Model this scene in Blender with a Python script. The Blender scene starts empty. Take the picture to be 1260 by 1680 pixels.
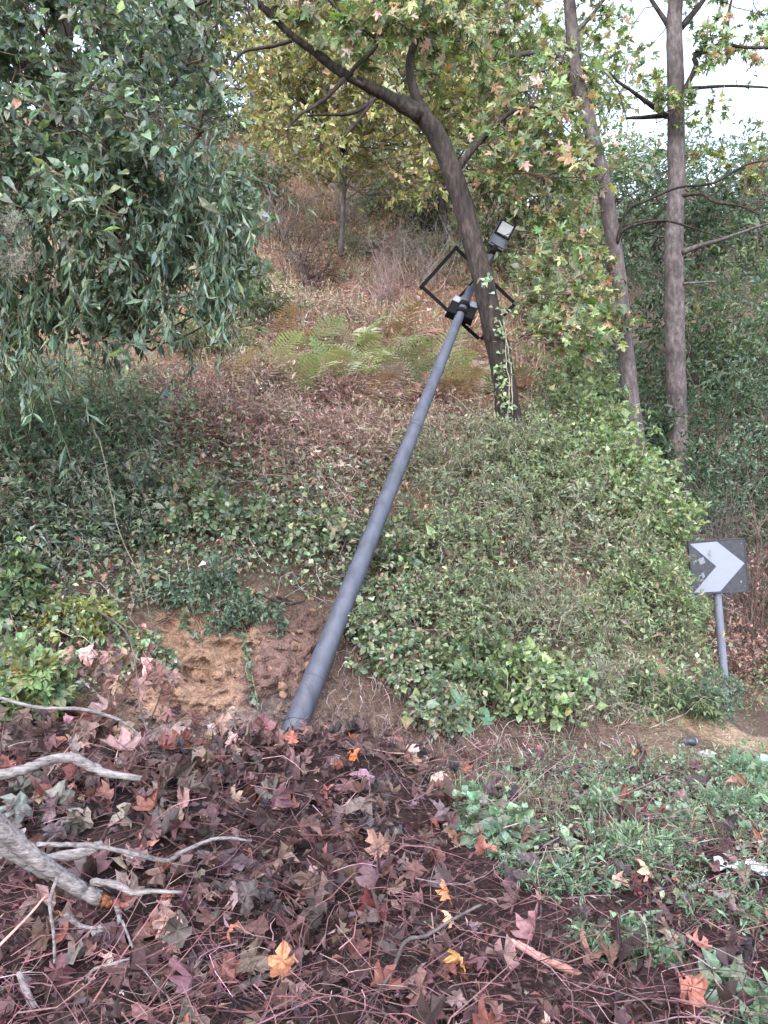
import bpy, math
import numpy as np
from mathutils import Vector, Matrix

rng = np.random.default_rng(11)
S = bpy.context.scene
COL = S.collection
R = math.radians

# ------------------------------------------------------------------ camera, sky, sun, exposure
CAM = np.array([0.0, 0.0, 1.6]); PITCH = R(4.0); F = 1260.0
cam = bpy.data.cameras.new('camera'); cam.sensor_fit = 'HORIZONTAL'; cam.sensor_width = 36; cam.lens = 36
cam.clip_start = 0.05; cam.clip_end = 2000
cam_o = bpy.data.objects.new('camera', cam); COL.objects.link(cam_o)
cam_o.location = CAM; cam_o.rotation_euler = (R(90) + PITCH, 0, 0)
S.camera = cam_o

SUN_EL, SUN_AZ = R(42), R(196)          # azimuth measured from +Y clockwise: behind the camera, a little left
world = bpy.data.worlds.new('World'); S.world = world; world.use_nodes = True
wn = world.node_tree
sky = wn.nodes.new('ShaderNodeTexSky'); sky.sky_type = 'NISHITA'; sky.sun_disc = False
sky.sun_elevation = SUN_EL; sky.sun_rotation = SUN_AZ
sky.air_density = 1.0; sky.dust_density = 1.5; sky.ozone_density = 1.0; sky.altitude = 200
bg = wn.nodes['Background']; bg.inputs['Strength'].default_value = 0.15
hs = wn.nodes.new('ShaderNodeHueSaturation'); hs.inputs['Saturation'].default_value = .62; hs.inputs['Value'].default_value = 1.25     # thin overcast greys the blue
wn.links.new(sky.outputs[0], hs.inputs['Color']); wn.links.new(hs.outputs[0], bg.inputs['Color'])
sl = bpy.data.lights.new('sun', 'SUN'); sl.energy = .55; sl.angle = R(110); sl.color = (1.0, 0.99, 0.98)
so = bpy.data.objects.new('sun', sl); COL.objects.link(so)
sd = Vector((math.sin(SUN_AZ) * math.cos(SUN_EL), math.cos(SUN_AZ) * math.cos(SUN_EL), math.sin(SUN_EL)))
so.rotation_euler = sd.to_track_quat('Z', 'Y').to_euler(); so.location = sd * 30
S.view_settings.view_transform = 'Standard'; S.view_settings.look = 'None'
S.view_settings.exposure = 2.35; S.view_settings.gamma = 1.0
S.view_settings.use_curve_mapping = False
S.render.engine = 'CYCLES'
S.cycles.max_bounces = 5; S.cycles.diffuse_bounces = 3; S.cycles.glossy_bounces = 2
S.cycles.transmission_bounces = 3; S.cycles.transparent_max_bounces = 4
S.cycles.caustics_reflective = False; S.cycles.caustics_refractive = False

# ------------------------------------------------------------------ maths helpers
CP, SP = math.cos(PITCH), math.sin(PITCH)
def ray(u, v):
    dx = (u - 630.0) / F; dz = (840.0 - v) / F
    return np.array([dx, CP - dz * SP, SP + dz * CP])
def W(u, v, d): return CAM + ray(u, v) * d                  # a point at forward distance d
def proj(P):
    P = np.asarray(P, float); r = P - CAM
    f = r[..., 1] * CP + r[..., 2] * SP; up = -r[..., 1] * SP + r[..., 2] * CP
    f = np.where(np.abs(f) < 1e-3, 1e-3, f)
    return 630 + F * r[..., 0] / f, 840 - F * up / f, f
def nrm(a): return a / (np.linalg.norm(a, axis=-1, keepdims=True) + 1e-9)
def hsh(ix, iy, s):
    h = np.sin(ix * 127.1 + iy * 311.7 + s * 74.7) * 43758.5453
    return h - np.floor(h)
def vn(x, y, s=0):
    ix, iy = np.floor(x), np.floor(y); fx, fy = x - ix, y - iy
    fx = fx * fx * (3 - 2 * fx); fy = fy * fy * (3 - 2 * fy)
    a = hsh(ix, iy, s) * (1 - fx) + hsh(ix + 1, iy, s) * fx
    b = hsh(ix, iy + 1, s) * (1 - fx) + hsh(ix + 1, iy + 1, s) * fx
    return a * (1 - fy) + b * fy
def fbm(x, y, s=0, o=4):
    r = 0; a = 0.5
    for i in range(o): r = r + a * (vn(x, y, s + i) - 0.5); x = x * 2.03; y = y * 2.03; a *= 0.5
    return r
def inpoly(u, v, poly):
    inside = np.zeros(np.shape(u), bool); n = len(poly)
    for i in range(n):
        x1, y1 = poly[i]; x2, y2 = poly[(i + 1) % n]
        if y1 == y2: continue
        c = ((y1 > v) != (y2 > v)) & (u < (x2 - x1) * (v - y1) / (y2 - y1) + x1)
        inside ^= c
    return inside

# ------------------------------------------------------------------ terrain
PY = [-60, 5.5, 5.9, 6.4, 7.3, 8.5, 11, 14, 19, 23, 40, 60, 110, 500]
PZ = [0, 0.0, .1, .42, 1.5, 2.7, 4.45, 6.8, 10.9, 13.6, 23.5, 30, 38, 60]
SX = [-60, -12, -6, -4, -2.5, -1, .5, 1.6, 2.6, 3.1, 3.5, 4.2, 5.2, 9, 40]
SS = [-6, -3, -2., -1.3, -.45, 0, .35, .55, .75, 1.15, 1.9, 4.2, 5.3, 6, 8]
def smooth_interp(x, xs, ys, w):
    return (np.interp(x - w, xs, ys) + 2 * np.interp(x, xs, ys) + np.interp(x + w, xs, ys)) / 4
CLAY = [(215, 1030), (300, 985), (420, 965), (500, 990), (520, 1080), (490, 1180), (420, 1235), (240, 1230), (215, 1120)]
def H(x, y):
    x = np.asarray(x, float); y = np.asarray(y, float)
    s = y - smooth_interp(x, SX, SS, .25)
    z = smooth_interp(s, PY, PZ, .18)
    up = np.clip((s - 5.8) / 1.5, 0, 1)
    z = z + fbm(x * .5 + 3, y * .5, 1) * 1.0 * np.clip((s - 9) / 6, 0, 2.5)
    z = z + fbm(x * 1.7, y * 1.7, 5) * (.12 + .35 * up) + fbm(x * 6, y * 6, 9, 3) * (.03 + .09 * up)
    z = z + .52 * np.exp(-(((x + 1.65) / 1.25) ** 2 + ((y - 4.1) / .85) ** 2))
    z = z + .36 * np.exp(-(((x + .35) / .85) ** 2 + ((y - 4.95) / .55) ** 2))
    z = z + .12 * np.exp(-(((x - 1.0) / 1.2) ** 2 + ((y - 4.3) / .9) ** 2))
    z = z + .55 * np.exp(-(((x - 2.0) / 1.0) ** 2 + ((y - 8.5) / .95) ** 2))      # the bank bulges under the thicket
    return z
def ground_hit(u, v):
    d = ray(u, v); t = np.concatenate([np.arange(1.5, 30, .02), np.arange(30, 200, .2)])
    p = CAM[None] + d[None] * t[:, None]
    b = np.nonzero(p[:, 2] < H(p[:, 0], p[:, 1]))[0]
    return p[b[0]] if len(b) else p[-1]
def on_ground(x, y): return np.array([x, y, float(H(x, y))])
def hnormal(x, y, e=.12):
    gx = (H(x + e, y) - H(x - e, y)) / (2 * e); gy = (H(x, y + e) - H(x, y - e)) / (2 * e)
    return nrm(np.stack([-gx, -gy, np.ones_like(gx)], -1))

# ------------------------------------------------------------------ mesh helpers
class Acc:
    def __init__(s): s.v = []; s.t = []; s.c = []; s.n = 0
    def add(s, V, T, C=(1, 1, 1)):
        V = np.asarray(V, np.float32).reshape(-1, 3)
        C = np.broadcast_to(np.asarray(C, np.float32), V.shape)
        s.v.append(V); s.t.append(np.asarray(T, np.int64).reshape(-1, 3) + s.n); s.c.append(C); s.n += len(V)
    def build(s, name, mat, parent=None, smooth=False, kind=None):
        me = mesh_of(name, np.concatenate(s.v), np.concatenate(s.t), np.concatenate(s.c), smooth)
        me.materials.append(mat)
        o = bpy.data.objects.new(name, me); COL.objects.link(o)
        if parent is not None:
            o.parent = parent
            if parent.type == 'EMPTY' or True: o.matrix_parent_inverse = Matrix.Translation(parent_origin(parent)).inverted()
        if kind: o['kind'] = kind
        return o
def parent_origin(p):
    return p.location.copy() if p.type == 'EMPTY' else Vector((0, 0, 0))      # mesh parts keep world coordinates
def mesh_of(name, V, T, C=None, smooth=False):
    me = bpy.data.meshes.new(name); n, m = len(V), len(T)
    me.vertices.add(n); me.vertices.foreach_set('co', np.ascontiguousarray(V, np.float32).ravel())
    me.loops.add(3 * m); me.loops.foreach_set('vertex_index', np.ascontiguousarray(T, np.int32).ravel())
    me.polygons.add(m); me.polygons.foreach_set('loop_start', np.arange(0, 3 * m, 3, dtype=np.int32))
    me.polygons.foreach_set('use_smooth', np.full(m, smooth))
    if C is not None:
        a = me.color_attributes.new('Col', 'FLOAT_COLOR', 'POINT')
        a.data.foreach_set('color', np.concatenate([C, np.ones((n, 1), np.float32)], 1).astype(np.float32).ravel())
    me.update(calc_edges=True)
    return me
def empty(name, loc, label=None, cat=None, group=None):
    o = bpy.data.objects.new(name, None); COL.objects.link(o); o.location = [float(q) for q in loc]; o.empty_display_size = .1
    tag(o, label, cat, group); return o
def tag(o, label=None, cat=None, group=None, kind=None):
    if label: o['label'] = label
    if cat: o['category'] = cat
    if group: o['group'] = group
    if kind: o['kind'] = kind
    return o

def tubes(acc, P, Rr, S_=4, col=(1, 1, 1), cap=False, rough=0):
    """P (N,K,3) polylines, Rr (N,K) radii"""
    P = np.asarray(P, float); Rr = np.asarray(Rr, float)
    if P.ndim == 2: P = P[None]; Rr = Rr[None]
    N, K, _ = P.shape
    T = nrm(np.gradient(P, axis=1))
    ref = np.where(np.abs(T[:, :1, 2:3]) > .9, np.array([1., 0, 0]), np.array([0, 0, 1.]))
    A = nrm(np.cross(T, np.broadcast_to(ref, T.shape))); B = np.cross(T, A)
    a = np.arange(S_) * 2 * math.pi / S_
    rr = Rr[:, :, None, None]
    if rough: rr = rr * (1 + rough * rng.normal(size=(N, K, S_, 1)))
    V = P[:, :, None] + rr * (A[:, :, None] * np.cos(a)[None, None, :, None] + B[:, :, None] * np.sin(a)[None, None, :, None])
    idx = np.arange(N * K * S_).reshape(N, K, S_)
    i0 = idx[:, :-1]; i1 = idx[:, 1:]; j0 = np.roll(i0, -1, 2); j1 = np.roll(i1, -1, 2)
    Tt = np.concatenate([np.stack([i0, j0, j1], -1).reshape(-1, 3), np.stack([i0, j1, i1], -1).reshape(-1, 3)])
    V = V.reshape(-1, 3)
    C = np.asarray(col, float)
    if C.ndim == 2: C = np.repeat(C, K * S_, 0)
    if cap:
        ex = []; ec = []
        for e in (0, K - 1):
            ex.append(P[:, e])
        V2 = np.concatenate(ex); b = len(V)
        for q, e in enumerate((0, K - 1)):
            c = (b + q * N + np.arange(N))[:, None]
            ii = idx[:, e]; jj = np.roll(ii, -1, 1)
            c = np.broadcast_to(c, ii.shape)
            Tt = np.concatenate([Tt, (np.stack([c, jj, ii], -1) if e == 0 else np.stack([c, ii, jj], -1)).reshape(-1, 3)])
        V = np.concatenate([V, V2])
        if C.ndim == 2: C = np.concatenate([C, np.tile(np.asarray(col, float), (2, 1))])
    acc.add(V, Tt, C)
def curves(p0, p1, K=6, sag=0.0, wig=.05):
    """bent polylines from p0 to p1 (N,3) -> (N,K,3)"""
    p0 = np.atleast_2d(p0); p1 = np.atleast_2d(p1); N = len(p0)
    t = np.linspace(0, 1, K)[None, :, None]; L = np.linalg.norm(p1 - p0, axis=1)[:, None, None]
    P = p0[:, None] * (1 - t) + p1[:, None] * t
    b = rng.normal(size=(N, 1, 3)) * wig * 1.6 * L; P = P + b * np.sin(math.pi * t)
    b = rng.normal(size=(N, 1, 3)) * wig * L; P = P + b * np.sin(2 * math.pi * t)
    P = P + rng.normal(size=(N, K, 3)) * wig * .35 * L * (t > 0) * (t < 1)
    P[:, :, 2] -= (sag * L * t ** 2)[:, :, 0] if np.ndim(sag) == 0 else 0
    return P
def catmull(pts, sub=4):
    pts = np.asarray(pts, float); n = len(pts)
    q = np.concatenate([[2 * pts[0] - pts[1]], pts, [2 * pts[-1] - pts[-2]]]); out = []
    for i in range(1, n):
        for k in range(sub):
            t = k / sub; a, b, c, d = q[i - 1], q[i], q[i + 1], q[i + 2]
            out.append(.5 * (2 * b + (c - a) * t + (2 * a - 5 * b + 4 * c - d) * t * t + (-a + 3 * b - 3 * c + d) * t ** 3))
    out.append(pts[-1]); return np.array(out)

# leaf shapes: base at the origin, tip along +Y, upper face +Z
def T_small(w=.5, fold=.12):
    return np.array([[0, 0, 0], [w / 2, .45, fold], [0, 1, -.1], [-w / 2, .45, fold]]), np.array([[0, 1, 2], [0, 2, 3]])
def T_oval(w=.5, fold=.08, droop=.12):
    V = np.array([[0, 0, 0], [w / 2, .38, fold], [w * .38, .68, fold * .6 - droop * .4], [0, 1, -droop], [-w * .38, .68, fold * .6 - droop * .4], [-w / 2, .38, fold], [0, .5, 0]])
    return V, np.array([[0, 1, 6], [1, 2, 6], [2, 3, 6], [3, 4, 6], [4, 5, 6], [5, 0, 6]])
def fan(out, ctr, curl, fold, tip, seed):
    r = np.random.default_rng(seed)
    V = np.array(list(out) + [ctr]); d = V - np.array(ctr)
    z = curl * (d ** 2).sum(1) + fold * np.abs(V[:, 0]) + tip * np.clip(V[:, 1] - .5, 0, 1) ** 2 + r.normal(size=len(V)) * .035
    z[-1] = 0
    V = np.concatenate([V, z[:, None]], 1); n = len(out)
    V[:, 0] *= 1 - .35 * min(abs(curl) + abs(fold), 1)
    return V, np.array([[i, (i + 1) % n, n] for i in range(n)])
PL_R = [(.2, -.06), (.43, .02), (.27, .17), (.46, .28), (.57, .56), (.37, .47), (.15, .44), (.23, .7), (.09, .77)]
PL_OUT = [(0, 0)] + PL_R + [(0, 1)] + [(-x, y) for x, y in PL_R[::-1]]
PS_R = [(.40, .0), (.22, .2), (.56, .54), (.15, .45), (.17, .74)]
PS_OUT = [(0, 0)] + PS_R + [(0, 1)] + [(-x, y) for x, y in PS_R[::-1]]
PLANE_FRESH = [fan(PS_OUT, (0, .3), c, f, t, k) for k, (c, f, t) in enumerate([(-.12, .1, -.3), (.1, -.2, -.3), (-.3, .05, 0)])]
def dead_leaf(seed, rings=2):
    """crumpled dry leaf: outline rings rolled across the midrib and bent along it"""
    r = np.random.default_rng(seed); out = np.array(PL_OUT) * (1 + r.normal(size=(len(PL_OUT), 2)) * .09); ctr = np.array([0, .32]); n = len(out)
    V = [ctr] + [q for k in range(1, rings + 1) for q in ctr + (out - ctr) * (k / rings)]
    T = [[0, 1 + i, 1 + (i + 1) % n] for i in range(n)]
    for k in range(rings - 1):
        for i in range(n): a_, b_ = 1 + k * n + i, 1 + k * n + (i + 1) % n; T += [[a_, a_ + n, b_ + n], [a_, b_ + n, b_]]
    V = np.array(V); x, y = V[:, 0], V[:, 1]; k = r.uniform(1.5, 5.0) * r.choice([-1, 1]); k2 = r.uniform(.3, 2.6) * r.choice([-1, 1]); tw = r.normal() * .5
    th = k * (x + .15 * (y - .3)); X_ = np.sin(th) / k; Z_ = (1 - np.cos(th)) / k
    ph = k2 * (y - .3); Y_ = np.sin(ph) / k2 + .3; Z_ = Z_ + (1 - np.cos(ph)) / k2 + tw * x * (y - .3)
    Z_ = Z_ + r.normal(size=len(V)) * .045 - .04 * np.exp(-(x / .05) ** 2)
    return np.stack([X_, Y_, Z_], -1), np.array(T)
PLANE_DEAD = [dead_leaf(10 + k) for k in range(10)]
PLANE_DEAD_LOW = [dead_leaf(40 + k, 1) for k in range(6)]
IVY_R = [(.42, .12), (.3, .36), (.16, .62)]
IVY = [fan([(0, 0)] + IVY_R + [(0, 1)] + [(-x, y) for x, y in IVY_R[::-1]], (0, .35), -.1, .12, -.2, 31)]
SM = [T_small(.5), T_small(.38, .18)]; NARROW = [T_small(.24, .05), T_small(.18, .08)]; OVAL = [T_oval(.46), T_oval(.56, .14, .3), T_oval(.38, .05, .2)]
ROUND = [T_small(.8, .1), T_oval(.75, .1, .1)]

def scatter(acc, tmpls, pos, tip, normal, size, col):
    pos = np.asarray(pos, float); N = len(pos)
    if N == 0: return
    Y = nrm(tip); X = nrm(np.cross(Y, normal)); Z = np.cross(X, Y)
    which = rng.integers(len(tmpls), size=N); size = np.broadcast_to(size, (N,)); col = np.broadcast_to(col, (N, 3))
    for k, (V, T) in enumerate(tmpls):
        m = which == k; n = int(m.sum())
        if not n: continue
        q = V[None] * size[m][:, None, None]
        P = pos[m][:, None] + q[:, :, :1] * X[m][:, None] + q[:, :, 1:2] * Y[m][:, None] + q[:, :, 2:3] * Z[m][:, None]
        TT = T[None] + (np.arange(n) * len(V))[:, None, None]
        acc.add(P.reshape(-1, 3), TT.reshape(-1, 3), np.repeat(col[m], len(V), 0))
def palette(pal, n, jit=.22, hue=.08):
    w = np.array([p[3] for p in pal], float); k = rng.choice(len(pal), n, p=w / w.sum())
    c = np.array([p[:3] for p in pal])[k]; c = c * .8 + c.mean(1, keepdims=True) * .2 * np.array([.96, 1.02, 1.18])
    return np.clip(c * np.exp(rng.normal(size=(n, 1)) * jit) * np.exp(rng.normal(size=(n, 3)) * hue), .004, .85)
def rdir(n): return nrm(rng.normal(size=(n, 3)))
def ball(n, lo=0.0):
    return rdir(n) * (rng.uniform(lo ** 3, 1, (n, 1)) ** (1 / 3))

# ------------------------------------------------------------------ materials
def mat(name, build):
    m = bpy.data.materials.new(name); m.use_nodes = True; nt = m.node_tree; nt.nodes.clear()
    out = nt.nodes.new('ShaderNodeOutputMaterial'); build(nt, out); return m
def N_(nt, t, **k):
    n = nt.nodes.new(t)
    for a, b in k.items():
        if a in n.inputs: n.inputs[a].default_value = b
        else: setattr(n, a, b)
    return n
def leaf_mat(name, trans=.25, rough=.5, spec=.35, objcol=False, bump=True):
    def b(nt, out):
        if objcol: c = N_(nt, 'ShaderNodeObjectInfo').outputs['Color']
        else: c = N_(nt, 'ShaderNodeVertexColor', layer_name='Col').outputs['Color']
        geo = N_(nt, 'ShaderNodeNewGeometry')
        # mottled blade: small spots and blotches
        nz = N_(nt, 'ShaderNodeTexNoise', Scale=55.0, Detail=2.0); nt.links.new(geo.outputs['Position'], nz.inputs['Vector'])
        mr = N_(nt, 'ShaderNodeMapRange'); mr.inputs['From Min'].default_value = .3; mr.inputs['From Max'].default_value = .7
        mr.inputs['To Min'].default_value = .72; mr.inputs['To Max'].default_value = 1.25
        nt.links.new(nz.outputs['Fac'], mr.inputs['Value'])
        mx = N_(nt, 'ShaderNodeVectorMath', operation='SCALE'); nt.links.new(c, mx.inputs[0]); nt.links.new(mr.outputs[0], mx.inputs['Scale'])
        p = N_(nt, 'ShaderNodeBsdfPrincipled'); p.inputs['Roughness'].default_value = rough; p.inputs['Specular IOR Level'].default_value = spec
        nt.links.new(mx.outputs[0], p.inputs['Base Color'])
        tr = N_(nt, 'ShaderNodeBsdfTranslucent')
        m2 = N_(nt, 'ShaderNodeVectorMath', operation='MULTIPLY'); m2.inputs[1].default_value = (1.25, 1.3, .6)
        nt.links.new(mx.outputs[0], m2.inputs[0]); nt.links.new(m2.outputs[0], tr.inputs['Color'])
        s = N_(nt, 'ShaderNodeMixShader'); s.inputs[0].default_value = trans
        nt.links.new(p.outputs[0], s.inputs[1]); nt.links.new(tr.outputs[0], s.inputs[2]); nt.links.new(s.outputs[0], out.inputs['Surface'])
    return mat(name, b)
M_LEAF = leaf_mat('green_leaf', .33, .42, .45)
M_LEAFO = leaf_mat('green_leaf_single', .33, .42, .45, True)
M_DEAD = leaf_mat('dead_leaf', .12, .6, .3)
M_DEADO = leaf_mat('dead_leaf_single', .12, .6, .3, True)
def wood_mat(name, c1, c2, c3, sc=(18, 18, 4), bump=.5, vert=False, rough=.85):
    def b(nt, out):
        tc = N_(nt, 'ShaderNodeNewGeometry'); mp = N_(nt, 'ShaderNodeMapping'); mp.inputs['Scale'].default_value = sc
        nt.links.new(tc.outputs['Position'], mp.inputs['Vector'])
        nz = N_(nt, 'ShaderNodeTexNoise', Scale=1.0, Detail=6.0, Roughness=.65); nt.links.new(mp.outputs[0], nz.inputs['Vector'])
        cr = N_(nt, 'ShaderNodeValToRGB'); e = cr.color_ramp.elements
        e[0].position = .3; e[0].color = (*c1, 1); e[1].position = .72; e[1].color = (*c3, 1); k = e.new(.5); k.color = (*c2, 1)
        nt.links.new(nz.outputs['Fac'], cr.inputs[0])
        nb = N_(nt, 'ShaderNodeTexNoise', Scale=2.3, Detail=3.0); nt.links.new(tc.outputs['Position'], nb.inputs['Vector'])
        mr = N_(nt, 'ShaderNodeMapRange'); mr.inputs['From Min'].default_value = .3; mr.inputs['From Max'].default_value = .7
        mr.inputs['To Min'].default_value = .6; mr.inputs['To Max'].default_value = 1.3; nt.links.new(nb.outputs['Fac'], mr.inputs['Value'])
        sc_ = N_(nt, 'ShaderNodeVectorMath', operation='SCALE'); nt.links.new(cr.outputs[0], sc_.inputs[0]); nt.links.new(mr.outputs[0], sc_.inputs['Scale'])
        p = N_(nt, 'ShaderNodeBsdfPrincipled'); p.inputs['Roughness'].default_value = rough; p.inputs['Specular IOR Level'].default_value = .25
        src = sc_.outputs[0]
        if vert:
            a = N_(nt, 'ShaderNodeVertexColor', layer_name='Col'); mm = N_(nt, 'ShaderNodeVectorMath', operation='MULTIPLY')
            nt.links.new(src, mm.inputs[0]); nt.links.new(a.outputs['Color'], mm.inputs[1]); src = mm.outputs[0]
        nt.links.new(src, p.inputs['Base Color'])
        bp = N_(nt, 'ShaderNodeBump', Strength=bump, Distance=.02); nt.links.new(nz.outputs['Fac'], bp.inputs['Height']); nt.links.new(bp.outputs[0], p.inputs['Normal'])
        nt.links.new(p.outputs[0], out.inputs['Surface'])
    return mat(name, b)
M_BARK1 = wood_mat('dark_bark', (.010, .008, .007), (.032, .024, .021), (.072, .056, .049), (26, 26, 7), .9)
M_BARK2 = wood_mat('grey_bark', (.042, .033, .033), (.088, .071, .071), (.16, .135, .135), (20, 20, 9), .6)
M_TWIG = wood_mat('twig', (.6, .55, .5), (1, 1, 1), (1.4, 1.4, 1.4), (30, 30, 30), .3, True)
M_PALEWOOD = wood_mat('pale_wood', (.05, .042, .04), (.19, .165, .165), (.32, .295, .295), (14, 70, 70), .8)
M_BROKEN = wood_mat('broken_wood', (.07, .02, .01), (.17, .055, .025), (.27, .13, .07), (60, 60, 60), .6)
M_REDWOOD = wood_mat('stripped_stick', (.36, .15, .12), (.52, .24, .2), (.62, .38, .32), (30, 60, 60), .4)
def plain(name, col, rough=.5, metal=0, spec=.5, dirt=.25, dsc=9.0, stretch=(1, 1, 1), dcol=None):
    def b(nt, out):
        g = N_(nt, 'ShaderNodeNewGeometry'); mp = N_(nt, 'ShaderNodeMapping'); mp.inputs['Scale'].default_value = stretch
        nt.links.new(g.outputs['Position'], mp.inputs['Vector'])
        nz = N_(nt, 'ShaderNodeTexNoise', Scale=dsc, Detail=7.0, Roughness=.7); nt.links.new(mp.outputs[0], nz.inputs['Vector'])
        cr = N_(nt, 'ShaderNodeValToRGB'); e = cr.color_ramp.elements
        d = dcol if dcol else tuple(q * (1 - dirt) for q in col)
        e[0].position = .36; e[0].color = (*d, 1); e[1].position = .6; e[1].color = (*col, 1)
        nt.links.new(nz.outputs['Fac'], cr.inputs[0])
        p = N_(nt, 'ShaderNodeBsdfPrincipled'); p.inputs['Roughness'].default_value = rough; p.inputs['Metallic'].default_value = metal; p.inputs['Specular IOR Level'].default_value = spec
        nt.links.new(cr.outputs[0], p.inputs['Base Color'])
        mr = N_(nt, 'ShaderNodeMapRange'); mr.inputs['To Min'].default_value = min(1, rough + .25); mr.inputs['To Max'].default_value = rough
        nt.links.new(nz.outputs['Fac'], mr.inputs['Value']); nt.links.new(mr.outputs[0], p.inputs['Roughness'])
        bp = N_(nt, 'ShaderNodeBump', Strength=.08, Distance=.004); nt.links.new(nz.outputs['Fac'], bp.inputs['Height']); nt.links.new(bp.outputs[0], p.inputs['Normal'])
        nt.links.new(p.outputs[0], out.inputs['Surface'])
    return mat(name, b)

# ground sheet colour comes from the soil attribute, broken up by noise
def ground_b(nt, out):
    g = N_(nt, 'ShaderNodeNewGeometry'); a = N_(nt, 'ShaderNodeVertexColor', layer_name='Col')
    n1 = N_(nt, 'ShaderNodeTexNoise', Scale=14.0, Detail=8.0, Roughness=.7); nt.links.new(g.outputs['Position'], n1.inputs['Vector'])
    mr = N_(nt, 'ShaderNodeMapRange'); mr.inputs['From Min'].default_value = .3; mr.inputs['From Max'].default_value = .7; mr.inputs['To Min'].default_value = .45; mr.inputs['To Max'].default_value = 1.5
    nt.links.new(n1.outputs['Fac'], mr.inputs['Value'])
    v = N_(nt, 'ShaderNodeTexVoronoi', Scale=38.0); v.inputs['Randomness'].default_value = 1.0; nt.links.new(g.outputs['Position'], v.inputs['Vector'])
    m2 = N_(nt, 'ShaderNodeMapRange'); m2.inputs['From Max'].default_value = .7; m2.inputs['To Min'].default_value = 1.08; m2.inputs['To Max'].default_value = .85
    nt.links.new(v.outputs['Distance'], m2.inputs['Value'])
    mm = N_(nt, 'ShaderNodeMath', operation='MULTIPLY'); nt.links.new(mr.outputs[0], mm.inputs[0]); nt.links.new(m2.outputs[0], mm.inputs[1])
    sc = N_(nt, 'ShaderNodeVectorMath', operation='SCALE'); nt.links.new(a.outputs['Color'], sc.inputs[0]); nt.links.new(mm.outputs[0], sc.inputs['Scale'])
    p = N_(nt, 'ShaderNodeBsdfPrincipled'); p.inputs['Roughness'].default_value = .95; p.inputs['Specular IOR Level'].default_value = .15
    nt.links.new(sc.outputs[0], p.inputs['Base Color'])
    ad = N_(nt, 'ShaderNodeMath', operation='SUBTRACT'); nt.links.new(n1.outputs['Fac'], ad.inputs[0]); nt.links.new(v.outputs['Distance'], ad.inputs[1])
    bp = N_(nt, 'ShaderNodeBump', Strength=.8, Distance=.03); nt.links.new(ad.outputs[0], bp.inputs['Height']); nt.links.new(bp.outputs[0], p.inputs['Normal'])
    nt.links.new(p.outputs[0], out.inputs['Surface'])
M_GROUND = mat('soil', ground_b)

# ------------------------------------------------------------------ the ground sheet
def axis(lo, a, b, hi, fine, far):
    l = a - np.geomspace(.3, a - lo, far)[::-1]; r = b + np.geomspace(.3, hi - b, far)
    return np.concatenate([l, np.arange(a, b, fine), r])
def graded(parts):
    return np.concatenate([np.arange(a, b, st) for a, b, st in parts])
gx = np.concatenate([-6 - np.geomspace(.3, 294, 40)[::-1], graded([(-6, -2.6, .075), (-2.6, .4, .028), (.4, 7, .075)]), 7 + np.geomspace(.2, 293, 40)])
gy = np.concatenate([1.5 - np.geomspace(.3, 120, 25)[::-1], graded([(1.5, 5.9, .07), (5.9, 7.6, .019), (7.6, 14, .075)]), 14 + np.geomspace(.2, 486, 50)])
X, Y = np.meshgrid(gx, gy); Z = H(X, Y)
u, v, f = proj(np.stack([X, Y, Z], -1))
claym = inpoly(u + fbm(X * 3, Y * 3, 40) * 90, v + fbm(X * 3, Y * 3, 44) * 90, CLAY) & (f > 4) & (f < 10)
soil = np.zeros(X.shape + (3,)); soil[:] = (.13, .09, .07)
slope_m = (Y > 8) & (X < 3)
soil[slope_m] = (.20, .12, .082)
fg = Y < 6; soil[fg] = (.04, .024, .023)
path = (np.abs(Y - (7.0 + .12 * np.sin(X * 3))) < .28 + .12 * fbm(X * 4, Y * 4, 3)) & (X > 2.15) & (X < 7)
soil[path] = (.33, .23, .16)
soil[claym] = (.23, .142, .10)
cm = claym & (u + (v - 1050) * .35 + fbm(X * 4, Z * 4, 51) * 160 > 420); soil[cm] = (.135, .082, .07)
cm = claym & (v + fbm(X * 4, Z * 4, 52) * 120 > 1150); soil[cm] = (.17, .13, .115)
for _ in range(5):
    soil[1:-1, 1:-1] = (soil[1:-1, 1:-1] * 2 + soil[:-2, 1:-1] + soil[2:, 1:-1] + soil[1:-1, :-2] + soil[1:-1, 2:]) / 6
soil *= np.exp(fbm(X * 2.2, Y * 2.2, 60) * 1.2)[..., None]
# the clay face is cut in lumps
lump = (np.abs(fbm(X * 3.2, Z * 4.5, 71, 2)) - .08) * .7 + (np.abs(fbm(X * 10, Z * 13, 75, 3)) - .08) * .42
Yd = Y.copy(); Yd[claym] += lump[claym]
ny, nx = X.shape; idx = np.arange(nx * ny).reshape(ny, nx)
T = np.concatenate([np.stack([idx[:-1, :-1], idx[:-1, 1:], idx[1:, 1:]], -1).reshape(-1, 3), np.stack([idx[:-1, :-1], idx[1:, 1:], idx[1:, :-1]], -1).reshape(-1, 3)])
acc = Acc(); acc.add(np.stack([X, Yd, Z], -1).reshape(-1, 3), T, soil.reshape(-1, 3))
ground = acc.build('ground', M_GROUND, smooth=True)
tag(ground, 'steep brown hillside and litter covered verge below it', None, None, 'structure')

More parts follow.
